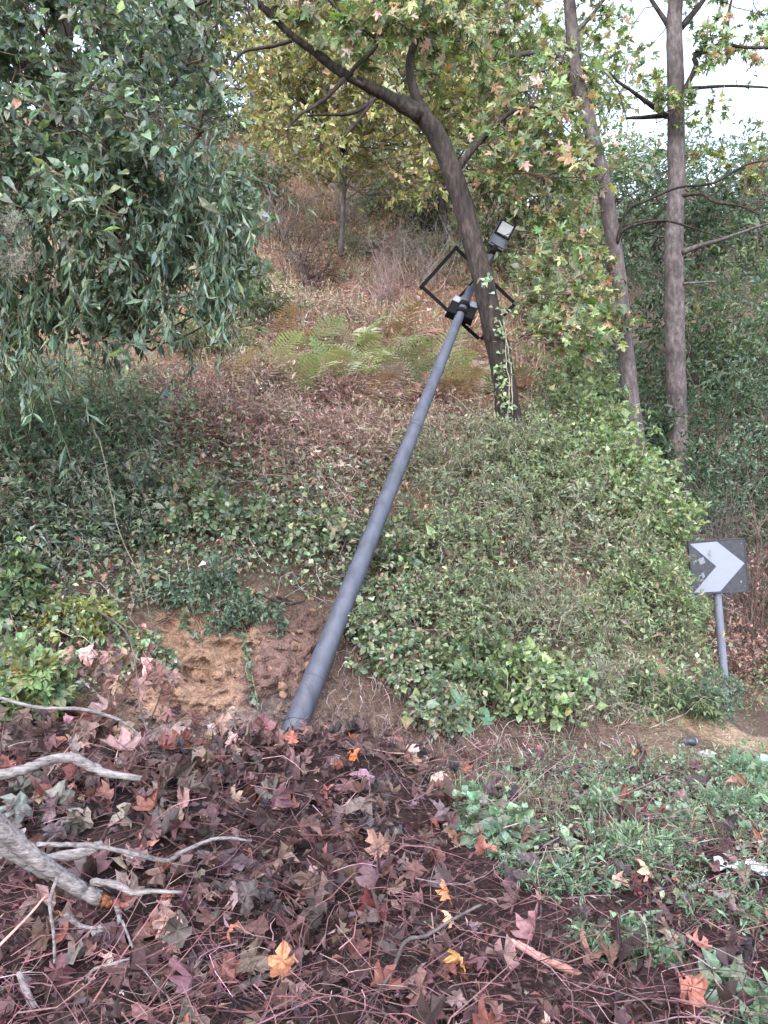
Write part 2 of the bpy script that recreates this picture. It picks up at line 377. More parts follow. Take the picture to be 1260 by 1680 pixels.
def surf(n, poly, yr=(2, 30), xr=(-7, 9), extra=None):
    """n points spread evenly over the terrain inside a zone"""
    out = []; got = 0; tries = 0
    while got < n and tries < 60:
        m = max(4000, n * 3); x = rng.uniform(*xr, m); y = rng.uniform(*yr, m); z = H(x, y)
        P = np.stack([x, y, z], -1); u, v, f = proj(P)
        nn = hnormal(x, y)
        k = inpoly(u + rng.normal(size=m) * 14, v + rng.normal(size=m) * 14, poly) & (f > 1) & (rng.uniform(size=m) < np.minimum(1 / nn[:, 2] / 2.4, 1))
        out.append(P[k]); got += int(k.sum()); tries += 1
    P = np.concatenate(out)[:n]
    return P, hnormal(P[:, 0], P[:, 1])

# ------------------------------------------------------------------ foliage builders
def leaves_on(acc, P, npl, tm, size, pal, up=.6, spread=.9, start=.25, jit=.22, droop=0.0):
    """leaves along twigs P (N,K,3)"""
    N, K, _ = P.shape; n = N * npl
    i = np.repeat(np.arange(N), npl); t = rng.uniform(start, 1, n) * (K - 1); k = np.minimum(t.astype(int), K - 2); fr = (t - k)[:, None]
    pos = P[i, k] * (1 - fr) + P[i, k + 1] * fr; d = nrm(P[i, k + 1] - P[i, k])
    tip = nrm(d * .7 + rng.normal(size=(n, 3)) * spread * .7 + np.array([0, 0, -droop]))
    no = nrm(np.array([0, -.35, 1.0]) * up + rng.normal(size=(n, 3)) * .55)
    s = size * np.exp(rng.normal(size=n) * .36)
    scatter(acc, tm, pos, tip, no, s, palette(pal, n, jit))
    return pos, tip, no, s
TWIGC = (.10, .07, .055); GREYC = (.2, .165, .155); REDC = (.14, .07, .055)
def shrub(name, label, cat, base, rad, nst, ntw, npl, tm, size, pal, lean=(0, 0, 0), twl=.35, stemc=TWIGC, r0=.012, group=None, up=.6, droop=0.0, lo=.55, cz=.8, sag=0.0, mat_=None, wig=.08, K=6):
    base = np.asarray(base, float); rad = np.asarray(rad, float)
    root = empty(name, base, label, cat, group)
    b = ball(nst, lo); b[:, 2] = np.abs(b[:, 2]) * 1.0 - .12
    c = base + np.asarray(lean) + np.array([0, 0, rad[2] * (cz - .75)])
    end = c + b * rad
    st = base + rng.normal(size=(nst, 3)) * rad * .12 * np.array([1, 1, .1]); st[:, 2] = H(st[:, 0], st[:, 1]) - .03
    P = curves(st, end, K, sag, wig)
    a = Acc(); tubes(a, P, np.linspace(r0, r0 * .3, K)[None] * rng.uniform(.6, 1.2, (nst, 1)), 4, np.asarray(stemc) * rng.uniform(.6, 1.4, (nst, 1)))
    f = Acc(); tot = nst * ntw
    if ntw:
        i = np.repeat(np.arange(nst), ntw); t = rng.uniform(.3, 1, tot) * (K - 1); k = np.minimum(t.astype(int), K - 2); fr = (t - k)[:, None]
        p0 = P[i, k] * (1 - fr) + P[i, k + 1] * fr
        d = nrm(nrm(P[i, k + 1] - P[i, k]) * .5 + rng.normal(size=(tot, 3)) * .75 + nrm(p0 - c) * .5)
        L = twl * rad.mean() * rng.uniform(.4, 1.2, (tot, 1))
        Q = curves(p0, p0 + d * L, 4, sag + .1, .08)
        kp = rng.uniform(size=tot) < ((.5 if name == 'thicket_shrub' else .22) if npl else .8); nk = int(kp.sum())
        tubes(a, Q[kp][:, [0, 2, 3]], np.linspace(r0 * .28, r0 * .1, 3)[None] * np.ones((nk, 1)), 3, np.asarray(stemc) * rng.uniform(.6, 1.5, (nk, 1)))
        if npl: leaves_on(f, Q, npl, tm, size, pal, up, droop=droop)
    a.build('stems', M_TWIG, root, kind='stuff')
    if npl: f.build('foliage', mat_ or M_LEAF, root, kind='stuff')
    return root

LEAF_LIMIT = 300
LEAFMESH = {}
def single_leaves(parent, tms, key, pos, tip, no, s, col, material, n):
    """the n leaves that show largest, each an object of its own"""
    u, v, f = proj(pos); ok = (u > -20) & (u < 1280) & (v > -20) & (v < 1700)
    sc = np.where(ok, s / f, 0); order = np.argsort(-sc)[:n]
    out = []
    for q, i in enumerate(order):
        k = int(i) % len(tms); kk = (key, k)
        if kk not in LEAFMESH:
            V, T = tms[k]; me = mesh_of('leaf', V, T); me.materials.append(material); LEAFMESH[kk] = me
        y = Vector(nrm(tip[i])); x = y.cross(Vector(no[i])).normalized(); z = x.cross(y)
        o = bpy.data.objects.new('leaf', LEAFMESH[kk]); COL.objects.link(o)
        Mx = Matrix(((x[0], y[0], z[0]), (x[1], y[1], z[1]), (x[2], y[2], z[2]))).to_4x4() @ Matrix.Diagonal((s[i], s[i], s[i], 1))
        o.color = (*[float(c) for c in col[i]], 1)
        if parent is not None:
            o.parent = parent; o.matrix_parent_inverse = Matrix.Translation(parent_origin(parent)).inverted()
        o.matrix_basis = Matrix.Translation(Vector([float(c) for c in pos[i]])) @ Mx
        out.append(o)
    return order, out

def limb(root, name, px, depth, wpx, material, sub=5, S_=10, rough=.05):
    """a limb traced through points (u, v) with forward distances and widths"""
    px = np.asarray(px, float); K = len(px); depth = np.interp(np.linspace(0, 1, K), np.linspace(0, 1, len(depth)), depth)
    wpx = np.interp(np.linspace(0, 1, K), np.linspace(0, 1, len(wpx)), wpx)
    P = np.array([W(u, v, d) for (u, v), d in zip(px, depth)]); r = wpx * .9 / 2 / F * depth
    Q = catmull(np.concatenate([P, r[:, None]], 1), sub)
    a = Acc(); n = len(Q)
    wob = Q[:, :3] + rng.normal(size=(n, 3)) * Q[:, 3:4] * .025
    tubes(a, wob, np.maximum(Q[:, 3], .002), S_, cap=True, rough=rough)
    a.build(name, material, root, smooth=True)
    return Q[:, :3]

# kept open: the hole round the lamp head and the lines of the bare trunks (outline, nearest distance that stays, share removed)
def band(pts, w): return [(u_ - w, v_) for u_, v_ in pts] + [(u_ + w, v_) for u_, v_ in pts[::-1]]
OPEN = [([(675, 330), (760, 300), (870, 340), (872, 540), (800, 600), (675, 580)], 10.5, .97),
        (band([(700, 190), (745, 290), (772, 385), (792, 460), (830, 640)], 26), 9.4, .9),
        ([(690, 215), (600, 165), (500, 105), (400, 10), (430, -10), (520, 65), (610, 120), (700, 165)], 9.4, .85),
        (band([(930, -20), (942, 100), (984, 270), (1005, 390), (1018, 480), (1045, 700)], 17), 11, .8),
        (band([(1108, -20), (1109, 200), (1107, 400), (1108, 590)], 20), 13, .78)]
def clusters_tree(root, limbs, cl, tm, size, pal, twn=16, npl=7, up=.45, singles=0, key='plane', twigc=TWIGC, br=.012, droop=.15, jit=.25, spread=.9, tl=1.0):
    """cl: (u, v, forward distance, radius m); leaf sprays joined to the nearest limb"""
    L = np.concatenate(limbs); a = Acc(); allQ = []
    for (u, v, d, r) in cl:
        if inpoly(np.array([u]), np.array([v]), OPEN[0][0])[0] and d < 10.5: continue
        c = W(u, v, d); j = np.argmin(((L - c) ** 2).sum(1) + (L[:, 2] > c[2] + r) * 4); p = L[j]
        B = curves(p, c, 7, -.05, .07)[0]
        ub, vb, fb = proj(B)
        if not (inpoly(ub, vb, [(690, 345), (865, 345), (865, 545), (690, 560)]) & (fb < 9.6)).any(): tubes(a, B, np.linspace(br, br * .35, 7), 5, twigc)
        k = rng.integers(3, 7, twn); p0 = B[k] + rng.normal(size=(twn, 3)) * .02
        p1 = c + ball(twn, .3) * r * np.array([1, 1, .8]) * tl
        allQ.append(curves(p0, p1, 4, .08, .08))
    Q = np.concatenate(allQ); uq, vq, fq = proj(Q[:, 2]); Q = Q[~(inpoly(uq, vq, OPEN[0][0]) & (fq < 10.5))]
    tubes(a, Q[:, [0, 2, 3]], np.linspace(br * .35, br * .12, 3)[None] * np.ones((len(Q), 1)), 3, np.asarray(twigc) * rng.uniform(.7, 1.4, (len(Q), 1)))
    a.build('twigs', M_TWIG, root, kind='stuff')
    N, K, _ = Q.shape; n = N * npl
    i = np.repeat(np.arange(N), npl); t = rng.uniform(.3, 1, n) * (K - 1); k = np.minimum(t.astype(int), K - 2); fr = (t - k)[:, None]
    pos = Q[i, k] * (1 - fr) + Q[i, k + 1] * fr
    tip = nrm(nrm(Q[i, k + 1] - Q[i, k]) * .6 + rng.normal(size=(n, 3)) * spread * .7 + np.array([0, -.1, -droop]))
    no = nrm(np.array([0, -.5, 1.0]) * up + rng.normal(size=(n, 3)) * .55)
    s = size * np.exp(np.clip(rng.normal(size=n) * .36, -.9, .5)); col = palette(pal, n, jit)
    u, v, ff = proj(pos); stay = np.ones(n, bool)
    for pl, dmax, share in OPEN: stay &= ~(inpoly(u, v, pl) & (ff < dmax) & (rng.uniform(size=n) < share))
    pos, tip, no, s, col = pos[stay], tip[stay], no[stay], s[stay], col[stay]; n = len(pos)
    f = Acc(); keep = np.ones(n, bool)
    if singles:
        u, v, ff = proj(pos); okv = (u > -20) & (u < 1280) & (v > -20) & (v < 1700)
        keep[np.argsort(-np.where(okv, s / ff, 0))[:singles]] = False
    scatter(f, tm, pos[keep], tip[keep], no[keep], s[keep], col[keep])
    crown = f.build('crown', M_LEAF, root, kind='stuff')
    if singles:
        m = ~keep
        single_leaves(root, tm, key, pos[m], tip[m], no[m], s[m], col[m], M_LEAFO, singles)
    return crown

# ------------------------------------------------------------------ plane trees
PAL_YEL = [(.293, .289, .095, 4), (.371, .337, .105, 3), (.215, .251, .105, 3), (.411, .279, .137, 1.0), (.293, .241, .189, 1.4)]
PAL_PLANE = [(.155, .228, .090, 4), (.204, .277, .100, 4), (.319, .327, .110, 3), (.117, .178, .090, 2.5), (.446, .307, .160, 1), (.464, .248, .180, 1.1), (.407, .307, .230, 1.2)]
PAL_PLANE_R = [(.145, .218, .090, 4), (.222, .287, .100, 4), (.319, .337, .110, 3), (.416, .297, .140, .7), (.426, .178, .120, .5)]
def rp(poly, n, d0, d1, r0, r1):
    out = []; P = np.array(poly); lo, hi = P.min(0), P.max(0)
    while len(out) < n:
        u, v = rng.uniform(lo, hi)
        if inpoly(np.array([u]), np.array([v]), poly)[0]: out.append((u, v, rng.uniform(d0, d1), rng.uniform(r0, r1)))
    return out

t1 = empty('plane_tree', on_ground(*W(838, 690, 8.9)[:2]), 'dark leaning plane tree trunk with the fallen lamp caught behind it', 'tree')
L1 = [limb(t1, 'trunk', [(856, 880), (842, 760), (836, 700), (828, 630), (812, 550), (792, 460), (772, 385), (748, 300), (716, 222), (690, 190), (655, 165)], [8.85, 8.9, 8.95, 9.0, 8.9], [80, 62, 48, 42, 41, 39, 37, 36, 34, 31, 25], M_BARK1, 5, 14, .035)]
L1.append(limb(t1, 'branch', [(690, 192), (640, 160), (600, 140), (556, 116), (520, 88), (476, 56), (442, 22), (405, -12), (360, -60)], [8.9, 8.6, 8.2], [28, 24, 20, 18, 16, 13, 12, 10, 7], M_BARK1, 5, 10))
L1.append(limb(t1, 'branch', [(702, 200), (680, 150), (672, 100), (690, 40), (700, -30), (690, -120)], [8.95, 9.3], [24, 18, 15, 12, 9, 6], M_BARK1, 5, 9))
L1.append(limb(t1, 'branch', [(598, 142), (575, 120), (618, 75), (600, 50), (560, 20), (520, -20)][::1], [8.6, 8.3], [9, 8, 7, 6, 5, 3], M_BARK1, 4, 7))
L1.append(limb(t1, 'branch', [(565, 130), (530, 165), (490, 190), (470, 215)], [8.5, 8.2], [9, 7, 5, 3], M_BARK1, 4, 7))
L1.append(limb(t1, 'branch', [(616, 162), (580, 185), (530, 188), (505, 190)], [8.65, 8.4], [8, 7, 5, 3], M_BARK1, 4, 7))
L1.append(limb(t1, 'branch', [(614, 164), (590, 195), (565, 225)], [8.65, 8.5], [7, 5, 3], M_BARK1, 4, 7))
L1.append(limb(t1, 'branch', [(478, 66), (450, 75), (420, 80), (395, 88), (370, 125)], [8.4, 8.2], [8, 7, 6, 5, 3], M_BARK1, 4, 7))
L1.append(limb(t1, 'branch', [(740, 290), (780, 240), (830, 190), (870, 175), (905, 190)], [9, 9.3], [16, 12, 9, 6, 4], M_BARK1, 4, 8))
cl = rp([(640, -60), (930, -60), (930, 120), (990, 270), (985, 420), (905, 430), (800, 300), (740, 220), (690, 160), (640, 110)], 50, 8.7, 10.4, .3, .55)
cl += rp([(420, -60), (680, -60), (660, 140), (560, 90), (430, 20)], 16, 8.3, 9.0, .25, .4)
cl += rp([(870, 380), (1000, 380), (1000, 560), (880, 560)], 10, 9.0, 10.0, .25, .45)
clusters_tree(t1, L1, cl, PLANE_FRESH, .104, PAL_PLANE, 14, 6, singles=300, droop=.25)

t2 = empty('plane_tree', on_ground(*W(1045, 705, 10.6)[:2]), 'slim grey plane tree bending left, left of the two grey trunks', 'tree')
L2 = [limb(t2, 'trunk', [(1068, 960), (1052, 800), (1042, 700), (1030, 610), (1018, 480), (1004, 380), (984, 275), (962, 185), (946, 130), (940, 70), (934, 0), (925, -90), (915, -200)], [10.6, 10.6, 10.5, 10.5], [46, 36, 29, 28, 27, 27, 27, 27, 26, 24, 21, 18, 10], M_BARK2, 6, 14, .03)]
L2.append(limb(t2, 'branch', [(930, 104), (905, 88), (870, 87), (820, 96), (765, 103), (735, 115)], [10.5, 10.2], [13, 12, 10, 7, 5, 3], M_BARK2, 4, 8))
L2.append(limb(t2, 'branch', [(984, 280), (960, 258), (935, 240), (918, 226)], [10.5, 10.2], [10, 8, 6, 4], M_BARK2, 4, 7))
L2.append(limb(t2, 'branch', [(1012, 400), (1020, 380), (1045, 368), (1090, 362), (1130, 372), (1185, 390)], [10.5, 10.1], [7, 7, 5, 5, 4, 2], M_BARK1, 4, 6))
L2.append(limb(t2, 'branch', [(1010, 398), (1030, 345), (1060, 330), (1110, 308), (1170, 300), (1225, 270), (1270, 262)], [10.5, 10.0], [6, 6, 5, 5, 5, 4, 2], M_BARK1, 4, 6))
L2.append(limb(t2, 'branch', [(938, 60), (975, 20), (1010, -30)], [10.5, 10.4], [9, 7, 4], M_BARK2, 4, 7))
cl = rp([(740, -80), (1010, -80), (1010, 60), (990, 200), (930, 190), (900, 120), (760, 130)], 32, 9.8, 11.2, .25, .5)
cl += rp([(900, 200), (980, 210), (985, 330), (930, 330)], 8, 10, 10.5, .2, .35)
cl += rp([(940, 430), (1010, 420), (1030, 600), (940, 560)], 9, 10, 10.4, .2, .35)
clusters_tree(t2, L2, cl, PLANE_FRESH, .102, PAL_PLANE_R, 9, 6, singles=160, droop=.25)

t3 = empty('plane_tree', on_ground(*W(1110, 700, 12.6)[:2]), 'straight grey plane tree trunk, rightmost and thickest of the grey trunks', 'tree')
L3 = [limb(t3, 'trunk', [(1114, 1060), (1112, 900), (1110, 720), (1108, 590), (1106, 470), (1106, 380), (1110, 300), (1109, 200), (1108, 120), (1106, 50), (1110, -30), (1112, -150), (1115, -260)], [12.6], [54, 44, 38, 35, 35, 32, 31, 31, 30, 28, 24, 18, 10], M_BARK2, 6, 14, .03)]
L3.append(limb(t3, 'branch', [(1118, 158), (1132, 130), (1142, 108), (1140, 92), (1165, 80), (1190, 62), (1196, 20), (1205, -20)], [12.5, 12.2], [11, 10, 10, 9, 8, 7, 5, 3], M_BARK1, 4, 8))
L3.append(limb(t3, 'branch', [(1100, 48), (1082, 20), (1064, -8), (1040, -60)], [12.6, 12.8], [10, 8, 7, 4], M_BARK1, 4, 7))
L3.append(limb(t3, 'branch', [(1118, 45), (1145, 12), (1165, -15)], [12.6, 12.8], [12, 10, 8], M_BARK1, 4, 7))
L3.append(limb(t3, 'branch', [(1096, 192), (1062, 168), (1035, 148), (1014, 134), (1000, 118)], [12.6, 12.2], [11, 9, 6, 5, 3], M_BARK1, 4, 7))
L3.append(limb(t3, 'branch', [(1092, 190), (1060, 192), (1028, 194)], [12.6, 12.3], [9, 8, 5], M_BARK1, 4, 7))
L3.append(limb(t3, 'branch', [(1118, 145), (1160, 143), (1200, 141), (1262, 144), (1310, 150)], [12.6, 12.0], [6, 6, 5, 4, 3], M_BARK1, 4, 7))
L3.append(limb(t3, 'branch', [(1120, 414), (1145, 404), (1180, 394), (1215, 382), (1262, 366), (1300, 360)], [12.5, 11.9], [12, 9, 7, 5, 4, 3], M_BARK2, 4, 8))
L3.append(limb(t3, 'branch', [(1116, 322), (1150, 318), (1175, 332), (1215, 338), (1245, 352)], [12.5, 12.0], [7, 6, 5, 4, 3], M_BARK1, 4, 7))
L3.append(limb(t3, 'branch', [(1120, 466), (1140, 464), (1176, 462)], [12.5, 12.2], [6, 4, 3], M_BARK2, 4, 6))
L3.append(limb(t3, 'branch', [(1190, 72), (1225, 78), (1270, 76), (1320, 60)], [12.2, 11.9], [6, 6, 5, 3], M_BARK1, 4, 7))
cl = rp([(980, -90), (1330, -90), (1330, 130), (1230, 120), (1160, 130), (1140, 60), (1060, 140), (1010, 140)], 32, 11.6, 13.2, .25, .55)
cl += rp([(1020, 120), (1130, 130), (1130, 190), (1020, 210)], 9, 11.9, 12.4, .2, .35)
cl += rp([(1140, 160), (1320, 190), (1320, 330), (1150, 320)], 11, 11.9, 12.6, .25, .4)
clusters_tree(t3, L3, cl, PLANE_FRESH, .106, PAL_PLANE_R, 8, 6, singles=160, droop=.25)

# ------------------------------------------------------------------ trees further up the slope
def hill_tree(label, x, y, h, rad, tm, size, pal, ncl, twn, npl, name='hillside_tree', group=None, barkc=(.09, .07, .06), tw=.2, low=.25):
    b = on_ground(x, y); root = empty(name, b, label, 'tree', group)
    a = Acc(); top = b + np.array([rng.normal() * .4, rng.normal() * .4, h * .8])
    tr = curves(b - np.array([0, 0, .3]), top, 8, 0, .03)[0]; tubes(a, tr, np.linspace(tw, tw * .25, 8), 8, (1, 1, 1), rough=.06)
    a.build('trunk', M_BARK2, root, smooth=True)
    c0 = b + np.array([0, 0, h * (1 + low) / 2]); rz = h * (1 - low) / 2
    cs = c0 + ball(ncl, .35) * np.array([rad, rad, rz]); cs[:, 2] = np.maximum(cs[:, 2], H(cs[:, 0], cs[:, 1]) + .3)
    a = Acc(); k = rng.integers(2, 8, ncl)
    B = curves(tr[k], cs, 6, -.06, .06); tubes(a, B, np.linspace(tw * .3, .01, 6)[None] * np.ones((ncl, 1)), 5, barkc)
    i = np.repeat(np.arange(ncl), twn); p0 = B[i, rng.integers(3, 6, len(i))]
    p1 = cs[i] + ball(len(i), .3) * rad * .34
    Q = curves(p0, p1, 4, .05, .06); kq = rng.uniform(size=len(Q)) < .3; tubes(a, Q[kq][:, [0, 2, 3]], np.linspace(.008, .003, 3)[None] * np.ones((int(kq.sum()), 1)), 3, barkc)
    a.build('branches', M_TWIG, root, kind='stuff')
    f = Acc(); leaves_on(f, Q, npl, tm, size, pal, .5, droop=.1)
    f.build('crown', M_LEAF, root, kind='stuff')
    return root
PAL_YEL_ = [(.30, .30, .075, 4), (.38, .34, .08, 3), (.20, .25, .07, 3), (.42, .28, .10, 1.2), (.28, .22, .14, 1.2)]
PAL_MIDG = [(.10, .155, .065, 4), (.14, .19, .07, 3), (.07, .115, .06, 3), (.20, .22, .09, 1)]
PAL_DARKG = [(.055, .10, .055, 4), (.08, .13, .065, 3), (.035, .065, .04, 3), (.12, .15, .08, 1)]
PAL_BLUEG = [(.10, .165, .105, 4), (.15, .21, .14, 3), (.065, .115, .075, 3), (.22, .27, .18, 1)]
tm_ = empty('maple_tree', on_ground(*W(560, 330, 14.5)[:2]), 'yellow green maple on the slope behind the leaning plane tree branch', 'tree')
LM = [limb(tm_, 'trunk', [(560, 420), (565, 300), (570, 180), (560, 60), (565, -80)], [14.2], [9, 8, 7, 6, 4], M_BARK2, 4, 8)]
LM.append(limb(tm_, 'branch', [(566, 250), (500, 170), (440, 100), (400, 0)], [14.2, 13.6], [9, 7, 5, 3], M_BARK1, 4, 7)); LM.append(limb(tm_, 'branch', [(568, 220), (640, 160), (700, 80), (740, -20)], [14.2, 13.8], [9, 7, 5, 3], M_BARK1, 4, 7))
cl = rp([(360, -90), (790, -90), (790, 150), (770, 310), (690, 320), (640, 290), (520, 285), (470, 240), (390, 260)], 135, 12.4, 15.4, .5, .85)
clusters_tree(tm_, LM, cl, SM + ROUND[:1], .105, PAL_YEL, 13, 12, droop=.2, key='maple', up=.5)
hill_tree('yellowing maple on the slope right behind the leaning trunk', 1.2, 16.5, 7.5, 2.3, SM + ROUND[:1], .11, PAL_YEL, 80, 12, 12, 'maple_tree', low=.12, tw=.08)
hill_tree('pale green tree high on the slope above the bare shrubs', -4.0, 17.0, 9.5, 3.0, SM, .115, PAL_MIDG + PAL_YEL[:1], 100, 12, 12, low=.1, tw=.1)
hill_tree('green tree high on the slope between leaning trunk and grey trunks', 3.3, 15.5, 6.5, 2.1, SM, .11, [(.24, .30, .14, 3), (.32, .34, .16, 2), (.38, .33, .2, 1), (.16, .21, .12, 1.5)], 90, 12, 13, low=.0, tw=.07)
hill_tree('yellow green tree above the slope at the top of the centre', -.6, 20.5, 9.0, 3.2, SM, .13, PAL_YEL + PAL_MIDG[:2], 90, 12, 11, 'maple_tree', low=.05, tw=.1)
shrub('sapling', 'pale green leafy sapling right behind the leaning trunk', 'sapling', ground_hit(905, 560), (1.0, .8, 2.2), 34, 16, 10, SM + ROUND[:1], .075, [(.24, .30, .15, 3), (.32, .35, .18, 2), (.40, .33, .22, .8), (.16, .21, .12, 1.5)], r0=.012, cz=.75, twl=.28, lo=.3)
shrub('sapling', 'yellowish leafy sapling between leaning trunk and slim grey trunk', 'sapling', ground_hit(960, 540), (.9, .8, 2.4), 34, 16, 10, SM + ROUND[:1], .075, [(.30, .32, .14, 3), (.36, .35, .17, 2), (.44, .32, .2, .9), (.2, .25, .12, 1.5)], r0=.012, cz=.75, twl=.28, lo=.3)
FAR = [(9.0, 24, 7.0, 3.0, 0), (13.5, 27, 7.5, 3.4, 1), (7.0, 30, 6.5, 3.0, 1), (17, 34, 8, 4, 0), (11.5, 37, 7, 3.6, 2), (6, 38, 6, 3.2, 0), (2.0, 30, 6.5, 3.2, 0), (-2, 27, 7, 3.4, 2), (-7, 26, 8, 3.8, 0), (21, 42, 8, 4, 1), (16.5, 44, 7, 4, 2)]
FARL = ['far dark tree on the right hillside behind the rightmost trunk', 'far blue green tree on the hillside at the right edge', 'far grey green tree between the two grey trunks', 'distant dark tree high on the right hillside', 'distant olive tree crown near the skyline by the right trunk', 'distant dark crown just under the sky between grey trunks', 'distant dark tree behind the leaning trunk top', 'distant olive tree behind the yellow maple', 'distant dark tree behind the overhanging green tree', 'farthest blue green tree on the right skyline', 'farthest olive tree on the right skyline']
for (x, y, h, r, k), lb in zip(FAR, FARL):
    hill_tree(lb, x, y, h * .6, r, SM, .17, [PAL_DARKG, PAL_BLUEG, PAL_MIDG][k], 40, 9, 11, low=.0, tw=.12)

def undergrowth(name, label, n, poly, yr, xr, pal, size, hmax, m=None, tm=SM):
    P, n_ = surf(n, poly, yr, xr); f = Acc()
    h = rng.uniform(0, 1, len(P)) * hmax * np.clip(.35 + fbm(P[:, 0] * .9, P[:, 1] * .9, 17) * 3, .12, 1.6)
    hue = np.clip(.5 + fbm(P[:, 0] * .5, P[:, 1] * .5, 27) * 2.2, 0, 1)[:, None]
    c = palette(pal[0], len(P)) * hue + palette(pal[1], len(P)) * (1 - hue)
    scatter(f, tm, P + np.stack([0 * h, -.2 * h, h], -1), nrm(rng.normal(size=P.shape) + [0, -.2, -.1]), nrm(rng.normal(size=P.shape) * .55 + [0, -.4, .8]), size * np.exp(rng.normal(size=len(P)) * .3) * np.clip(P[:, 1] / 18, .7, 1.8), c)
    tag(f.build(name, m or M_LEAF), label, 'undergrowth', None, 'stuff')
undergrowth('hillside_undergrowth', 'dense green undergrowth covering the right hillside', 34000, [(960, 60), (1560, 40), (1560, 1000), (1180, 930), (1080, 700), (1000, 560)], (11, 46), (2.5, 30), (PAL_DARKG, PAL_BLUEG), .10, 1.1)
undergrowth('upper_slope_undergrowth', 'grey green and brown undergrowth near the top of the slope', 24000, [(100, 60), (960, 60), (960, 480), (800, 430), (600, 390), (420, 420), (200, 520)], (12, 40), (-14, 7), ([(.20, .24, .14, 3), (.28, .30, .17, 2), (.14, .18, .11, 1)], [(.32, .27, .22, 2), (.24, .2, .18, 2), (.36, .33, .22, 1)]), .10, .8)
# ------------------------------------------------------------------ left overhanging tree and its climbers
PAL_LEFT = [(.134, .193, .133, 4), (.190, .259, .184, 3), (.078, .127, .087, 3), (.269, .319, .235, 1.8), (.246, .308, .112, .5), (.403, .220, .163, .12)]
tl_b = on_ground(-3.1, 6.7)
tl = empty('broadleaf_tree', tl_b, 'large dark green tree hanging over the bank at upper left', 'tree')
LL = [limb(tl, 'trunk', [(-70, 700), (-60, 560), (-30, 420), (40, 280), (90, 150), (110, 20), (100, -120)], [6.8, 6.6, 6.3], [60, 56, 50, 44, 36, 28, 18], M_BARK1, 5, 12)]
LL.append(limb(tl, 'branch', [(-20, 400), (80, 360), (160, 290), (230, 200), (290, 130), (345, 20)], [6.5, 6.0], [20, 14, 10, 7, 6, 4], M_BARK1, 4, 7))
LL.append(limb(tl, 'branch', [(30, 300), (120, 255), (200, 250), (280, 245), (300, 250)], [6.4, 5.9], [12, 9, 7, 6, 4], M_BARK1, 4, 7))
LL.append(limb(tl, 'branch', [(90, 150), (180, 90), (260, 35), (330, 5), (420, -40)], [6.3, 6.1], [16, 10, 7, 6, 4], M_BARK1, 4, 7))
LL.append(limb(tl, 'branch', [(-40, 470), (60, 480), (150, 520), (220, 560)], [6.6, 6.2], [16, 12, 8, 5], M_BARK1, 4, 7))
cl = rp([(-160, -120), (400, -120), (380, 40), (370, 180), (385, 300), (410, 400), (350, 490), (250, 520), (215, 590), (110, 570), (-160, 620)], 100, 5.3, 6.7, .28, .5)
cl += rp([(-160, -80), (370, -80), (350, 260), (250, 330), (-160, 360)], 26, 6.7, 7.6, .4, .6)
cl += rp([(-160, -120), (330, -120), (300, 200), (200, 330), (-160, 380)], 34, 4.7, 5.5, .22, .4)
clusters_tree(tl, LL, cl, OVAL[:2] + SM, .07, PAL_LEFT, 17, 12, singles=300, key='oval', droop=.35, up=.5, br=.01)
# hanging narrow-leaved climber in front of its lower half
PAL_HANG = [(.10, .165, .105, 4), (.155, .225, .15, 3), (.06, .105, .07, 2), (.25, .30, .18, 1)]
hv = empty('hanging_climber', on_ground(-2.6, 6.3), 'curtain of narrow hanging leaves below the upper left tree', 'climber')
a = Acc(); f = Acc(); n = 360
uu = rng.uniform(-140, 390, n); vv = rng.uniform(200, 430, n) + np.clip(240 - uu, 0, 400) * rng.uniform(0, .75, n); dd = rng.uniform(5.2, 6.2, n)
p0 = np.array([W(*q) for q in zip(uu, vv, dd)]); ln = rng.uniform(.35, 1.0, n)
p1 = p0 + np.stack([rng.normal(size=n) * .2, rng.normal(size=n) * .12, -ln], -1)
P = curves(p0, p1, 7, 0, .05); tubes(a, P, np.full((n, 7), .0025), 3, (.12, .12, .07))
leaves_on(f, P, 22, NARROW + [T_oval(.3, .05, .3)], .085, PAL_HANG, .35, 1.0, 0, droop=1.0)
a.build('stems', M_TWIG, hv); f.build('foliage', M_LEAF, hv, kind='stuff')
# pale climber stems
for pts, w, lb in [([(150, 690), (172, 745), (205, 870), (240, 960), (252, 1010)], 4, 'long pale cane running down the left bank to the clay'), ([(0, 245), (60, 225), (110, 212), (150, 208)], 4, 'pale climber stem reaching in from the left edge'), ([(40, 230), (45, 290), (65, 335)], 3.5, 'short pale climber stem hanging near the left edge'), ([(250, 470), (262, 420), (275, 380)], 4, 'pale slanting stem under the overhanging tree')]:
    a = Acc(); q = catmull([W(u, v, 5.25 + .0012 * v) for u, v in pts], 6); q += np.cumsum(rng.normal(size=q.shape) * .006, 0); tubes(a, q, np.linspace(1, .5, len(q)) * w * .3 / F * 5.3, 5, (.24, .21, .16))
    tag(a.build('climber_stem', M_TWIG), lb, 'climber', 'bare climber stems')
# feathery seed heads
for i, (u, v, d, r, lb) in enumerate([(25, 425, 5.2, .075, 'fluffy pale seed head by the left edge, lower of two'), (22, 365, 5.2, .06, 'fluffy grey seed head by the left edge, upper of two'), (168, 190, 5.3, .07, 'greyish feathery seed head among the upper left leaves')]):
    c = W(u, v, d); n = 260; dr = rdir(n); p0 = c + rng.normal(size=(n, 3)) * r * np.array([.9, .6, .75])
    P = curves(p0, p0 + dr * r * rng.uniform(.5, 1.1, (n, 1)), 4, .2, .2); a = Acc(); tubes(a, P, np.full((n, 4), .0008), 3, (.40, .38, .33))
    tag(a.build('seed_head', M_TWIG), lb, 'seed head', 'climber seed heads', 'stuff')

